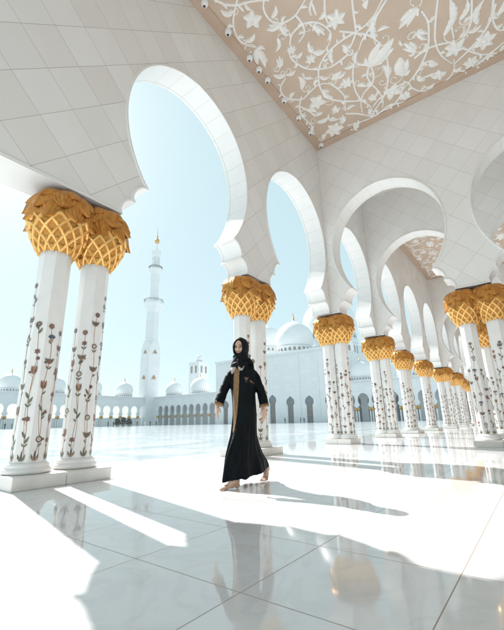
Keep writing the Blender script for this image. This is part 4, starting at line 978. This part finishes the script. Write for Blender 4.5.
b = MB(); b.loft(rings)
def sleeve(pts):
    P = spline([Wp(*p[:3]) for p in pts], 4); rad = [float(np.interp(i/(len(P)-1), np.linspace(0, 1, len(pts)), [p[3] for p in pts])) for i in range(len(P))]
    rad = [r*(1+0.035*math.sin(i*1.3+0.5)+0.03*math.sin(i*2.7)) for i, r in enumerate(rad)]
    b.tube(P, rad, 18)
sleeve([(-0.130,0.0,1.300,0.058),(-0.172,0.0,1.250,0.060),(-0.220,0.01,1.15,0.056),(-0.256,0.02,1.07,0.055),(-0.290,0.05,0.98,0.059),(-0.317,0.07,0.90,0.066)])
sleeve([(0.070,0.02,1.292,0.058),(0.122,0.02,1.245,0.060),(0.166,0.03,1.14,0.056),(0.197,0.04,1.06,0.054),(0.221,0.06,0.96,0.056),(0.234,0.072,0.87,0.061)])
robe = b.build('robe', M['cloth'], wm, clean=False); voxel(robe, 0.008, 2, 0.5)
bm = bmesh.new(); bm.from_mesh(robe.data); bvh = BVHTree.FromBMesh(bm); bm.free()
def onrobe(name, mat, rows, off=0.004, ncol=7, parent=None, wav=0.0):
    """a strip of cloth laid on the robe: rows of (z, left a, right a)"""
    vs = []; ok = []; nr = len(rows)
    for z, l, r in rows:
        for j in range(ncol):
            a = l+(r-l)*j/(ncol-1); h = bvh.ray_cast(Vector(Wp(a, 1.0, z)), Vector((0, 1, 0)))
            p = h[0]+h[1]*off if h[0] is not None else None
            vs.append(p); ok.append(p is not None)
    for i, p in enumerate(vs):
        if p is None:
            c = [q for q in vs[(i//ncol)*ncol:(i//ncol+1)*ncol] if q is not None]; vs[i] = c[0] if c else Vector(Wp(0, 0.1, rows[i//ncol][0]))
    f = [(i*ncol+j, i*ncol+j+1, (i+1)*ncol+j+1, (i+1)*ncol+j) for i in range(nr-1) for j in range(ncol-1) if ok[i*ncol+j] or ok[i*ncol+j+1]]
    q = MB(); q.add(vs, f); o = q.build(name, mat, wm if parent is None else parent, clean=False)
    sm = o.modifiers.new('t', 'SOLIDIFY'); sm.thickness = 0.004; sm.offset = 0; return o
def rows(*k, n=14):
    zz = [q[0] for q in k][::-1]; return [(z, float(np.interp(z, zz, [q[1] for q in k][::-1])), float(np.interp(z, zz, [q[2] for q in k][::-1]))) for z in np.linspace(k[0][0], k[-1][0], n)]
onrobe('gold_panel', M['trim'], rows((1.335,-0.120,-0.056),(1.20,-0.130,-0.060),(1.0,-0.137,-0.072),(0.80,-0.130,-0.088),(0.68,-0.133,-0.105),(0.58,-0.142,-0.128), n=30), parent=robe)
onrobe('collar', M['trim2'], rows((1.375,-0.150,-0.110),(1.335,-0.166,-0.098),(1.30,-0.165,-0.122),(1.27,-0.158,-0.138), n=7), 0.007, parent=robe)
onrobe('collar', M['trim2'], rows((1.375,-0.070,-0.012),(1.35,-0.078,0.004),(1.325,-0.064,-0.008),(1.30,-0.052,-0.022), n=7), 0.007, parent=robe)
def motif(name, mat, leaves, off=0.004):
    q = MB()
    for a0, z0, a1, z1, w_ in leaves:
        dx, dz = a1-a0, z1-z0; L = math.hypot(dx, dz); nx, nz = -dz/L, dx/L; vs = []
        for k in range(7):
            u = k/6; wv = w_*(math.sin(math.pi*min(1, u**0.8))+0.02)
            for sgn in (-1, 0, 1):
                a, z = a0+dx*u+nx*wv*sgn, z0+dz*u+nz*wv*sgn; h = bvh.ray_cast(Vector(Wp(a, 1.0, z)), Vector((0, 1, 0)))
                vs.append((h[0]+h[1]*(off+0.002*(sgn == 0))) if h[0] is not None else Vector(Wp(a, 0.13, z)))
        q.add(vs, [(3*k+e, 3*k+e+1, 3*k+e+4, 3*k+e+3) for k in range(6) for e in (0, 1)])
    return q.build(name, mat, robe, clean=False)
motif('chest_embroidery', M['patch'], [(0.022,1.178,0.000,1.222,0.009),(0.022,1.178,0.022,1.226,0.009),(0.022,1.178,0.046,1.220,0.009),(0.022,1.180,0.014,1.150,0.004),(0.016,1.165,0.034,1.158,0.004)])
motif('chest_embroidery', M['patch'], [(0.060,1.178,0.090,1.168,0.009),(0.072,1.172,0.104,1.150,0.009),(0.084,1.160,0.118,1.140,0.007),(0.066,1.172,0.082,1.148,0.005)])
for p0, p1, r in (((-0.3105,0.066,0.922),(-0.3178,0.07,0.897),0.0650), ((0.2295,0.069,0.892),(0.2343,0.0725,0.867),0.0610)):
    q = MB(); q.tube([Wp(*p0), Wp(*p1)], [r, r+0.001], 20); q.build('cuff', M['trim'], robe)

# headscarf: hood, wrap round the neck and the loose end on the chest
b = MB()
hood = [(0.005,0.040,0.070,-0.012),(0.066,0.047,0.078,-0.010),(0.078,0.056,0.091,-0.008),(0.066,0.071,0.107,-0.002),(0.030,0.086,0.121,0.004),(-0.025,0.095,0.124,0.004),(-0.070,0.086,0.110,0.0),(-0.105,0.058,0.076,-0.006),(-0.120,0.02,0.03,-0.01)]
rg = []
for y, wx, hz, zc in hood:
    wx *= 1.10 if y < 0.07 and wx > 0.06 else 1.0; hz *= 1.04 if hz > 0.1 else 1.0
    r_ = []
    for i in range(32):
        q = 2*math.pi*i/32; k = 1+0.02*math.sin(5*q+30*y)+0.012*math.sin(9*q)
        y2 = y-0.018*math.sin(q)*(1 if y > 0.02 else 0.3)
        r_.append(Hd(wx*math.cos(q)*k, y2, zc+hz*math.sin(q)*k))
    rg.append(r_)
b.loft(rg)
b.loft([ring((-0.040,0.0), w_, d_, z, R(20), 32, lambda q, z=z: 0.05*math.sin(3*q+40*z)+0.03*math.sin(7*q-20*z)) for z, w_, d_ in ((1.535,0.070,0.080),(1.50,0.088,0.098),(1.47,0.094,0.106),(1.43,0.104,0.114),(1.395,0.122,0.120),(1.355,0.140,0.116))])
for k, (z, w_, tl, r) in enumerate(((1.500,0.080,0.025,0.017),(1.462,0.087,-0.035,0.018),(1.420,0.098,0.03,0.018),(1.385,0.112,-0.02,0.015))):
    b.tube([Wp(-0.04+w_*math.cos(2*math.pi*i/24), (w_+0.004)*math.sin(2*math.pi*i/24), z+tl*math.cos(2*math.pi*i/24+0.7*k)) for i in range(25)], r, 10)
b.tube([Wp(*p) for p in ((-0.055,0.105,1.44),(-0.045,0.128,1.39),(-0.030,0.132,1.33))], [0.04,0.042,0.02], 12, flat=0.5)
b.tube([Wp(*p) for p in ((0.05,0.06,1.46),(0.09,0.05,1.40),(0.10,0.02,1.34),(0.085,-0.06,1.26))], [0.04,0.045,0.04,0.03], 12, flat=0.5)
scarf = b.build('headscarf', M['scarf'], wm, clean=False); voxel(scarf, 0.0065, 5, 0.5)

# ------------------------------------------------------------------ desert haze
b = MB(); b.box(-120, 260, -120, 300, -1.0, 102.0)
hz = b.build('haze', None, smooth=False, clean=True); hz['kind'] = 'stuff'; hz.data.materials.clear()
hm = bpy.data.materials.new('haze_air'); hm.use_nodes = True; tn = hm.node_tree; tn.nodes.clear()
pv = tn.nodes.new('ShaderNodeVolumePrincipled'); pv.inputs['Color'].default_value = (0.93, 0.97, 1.0, 1); pv.inputs['Density'].default_value = 0.0004; pv.inputs['Anisotropy'].default_value = 0.0
om = tn.nodes.new('ShaderNodeOutputMaterial'); tn.links.new(pv.outputs[0], om.inputs['Volume']); hz.data.materials.append(hm)
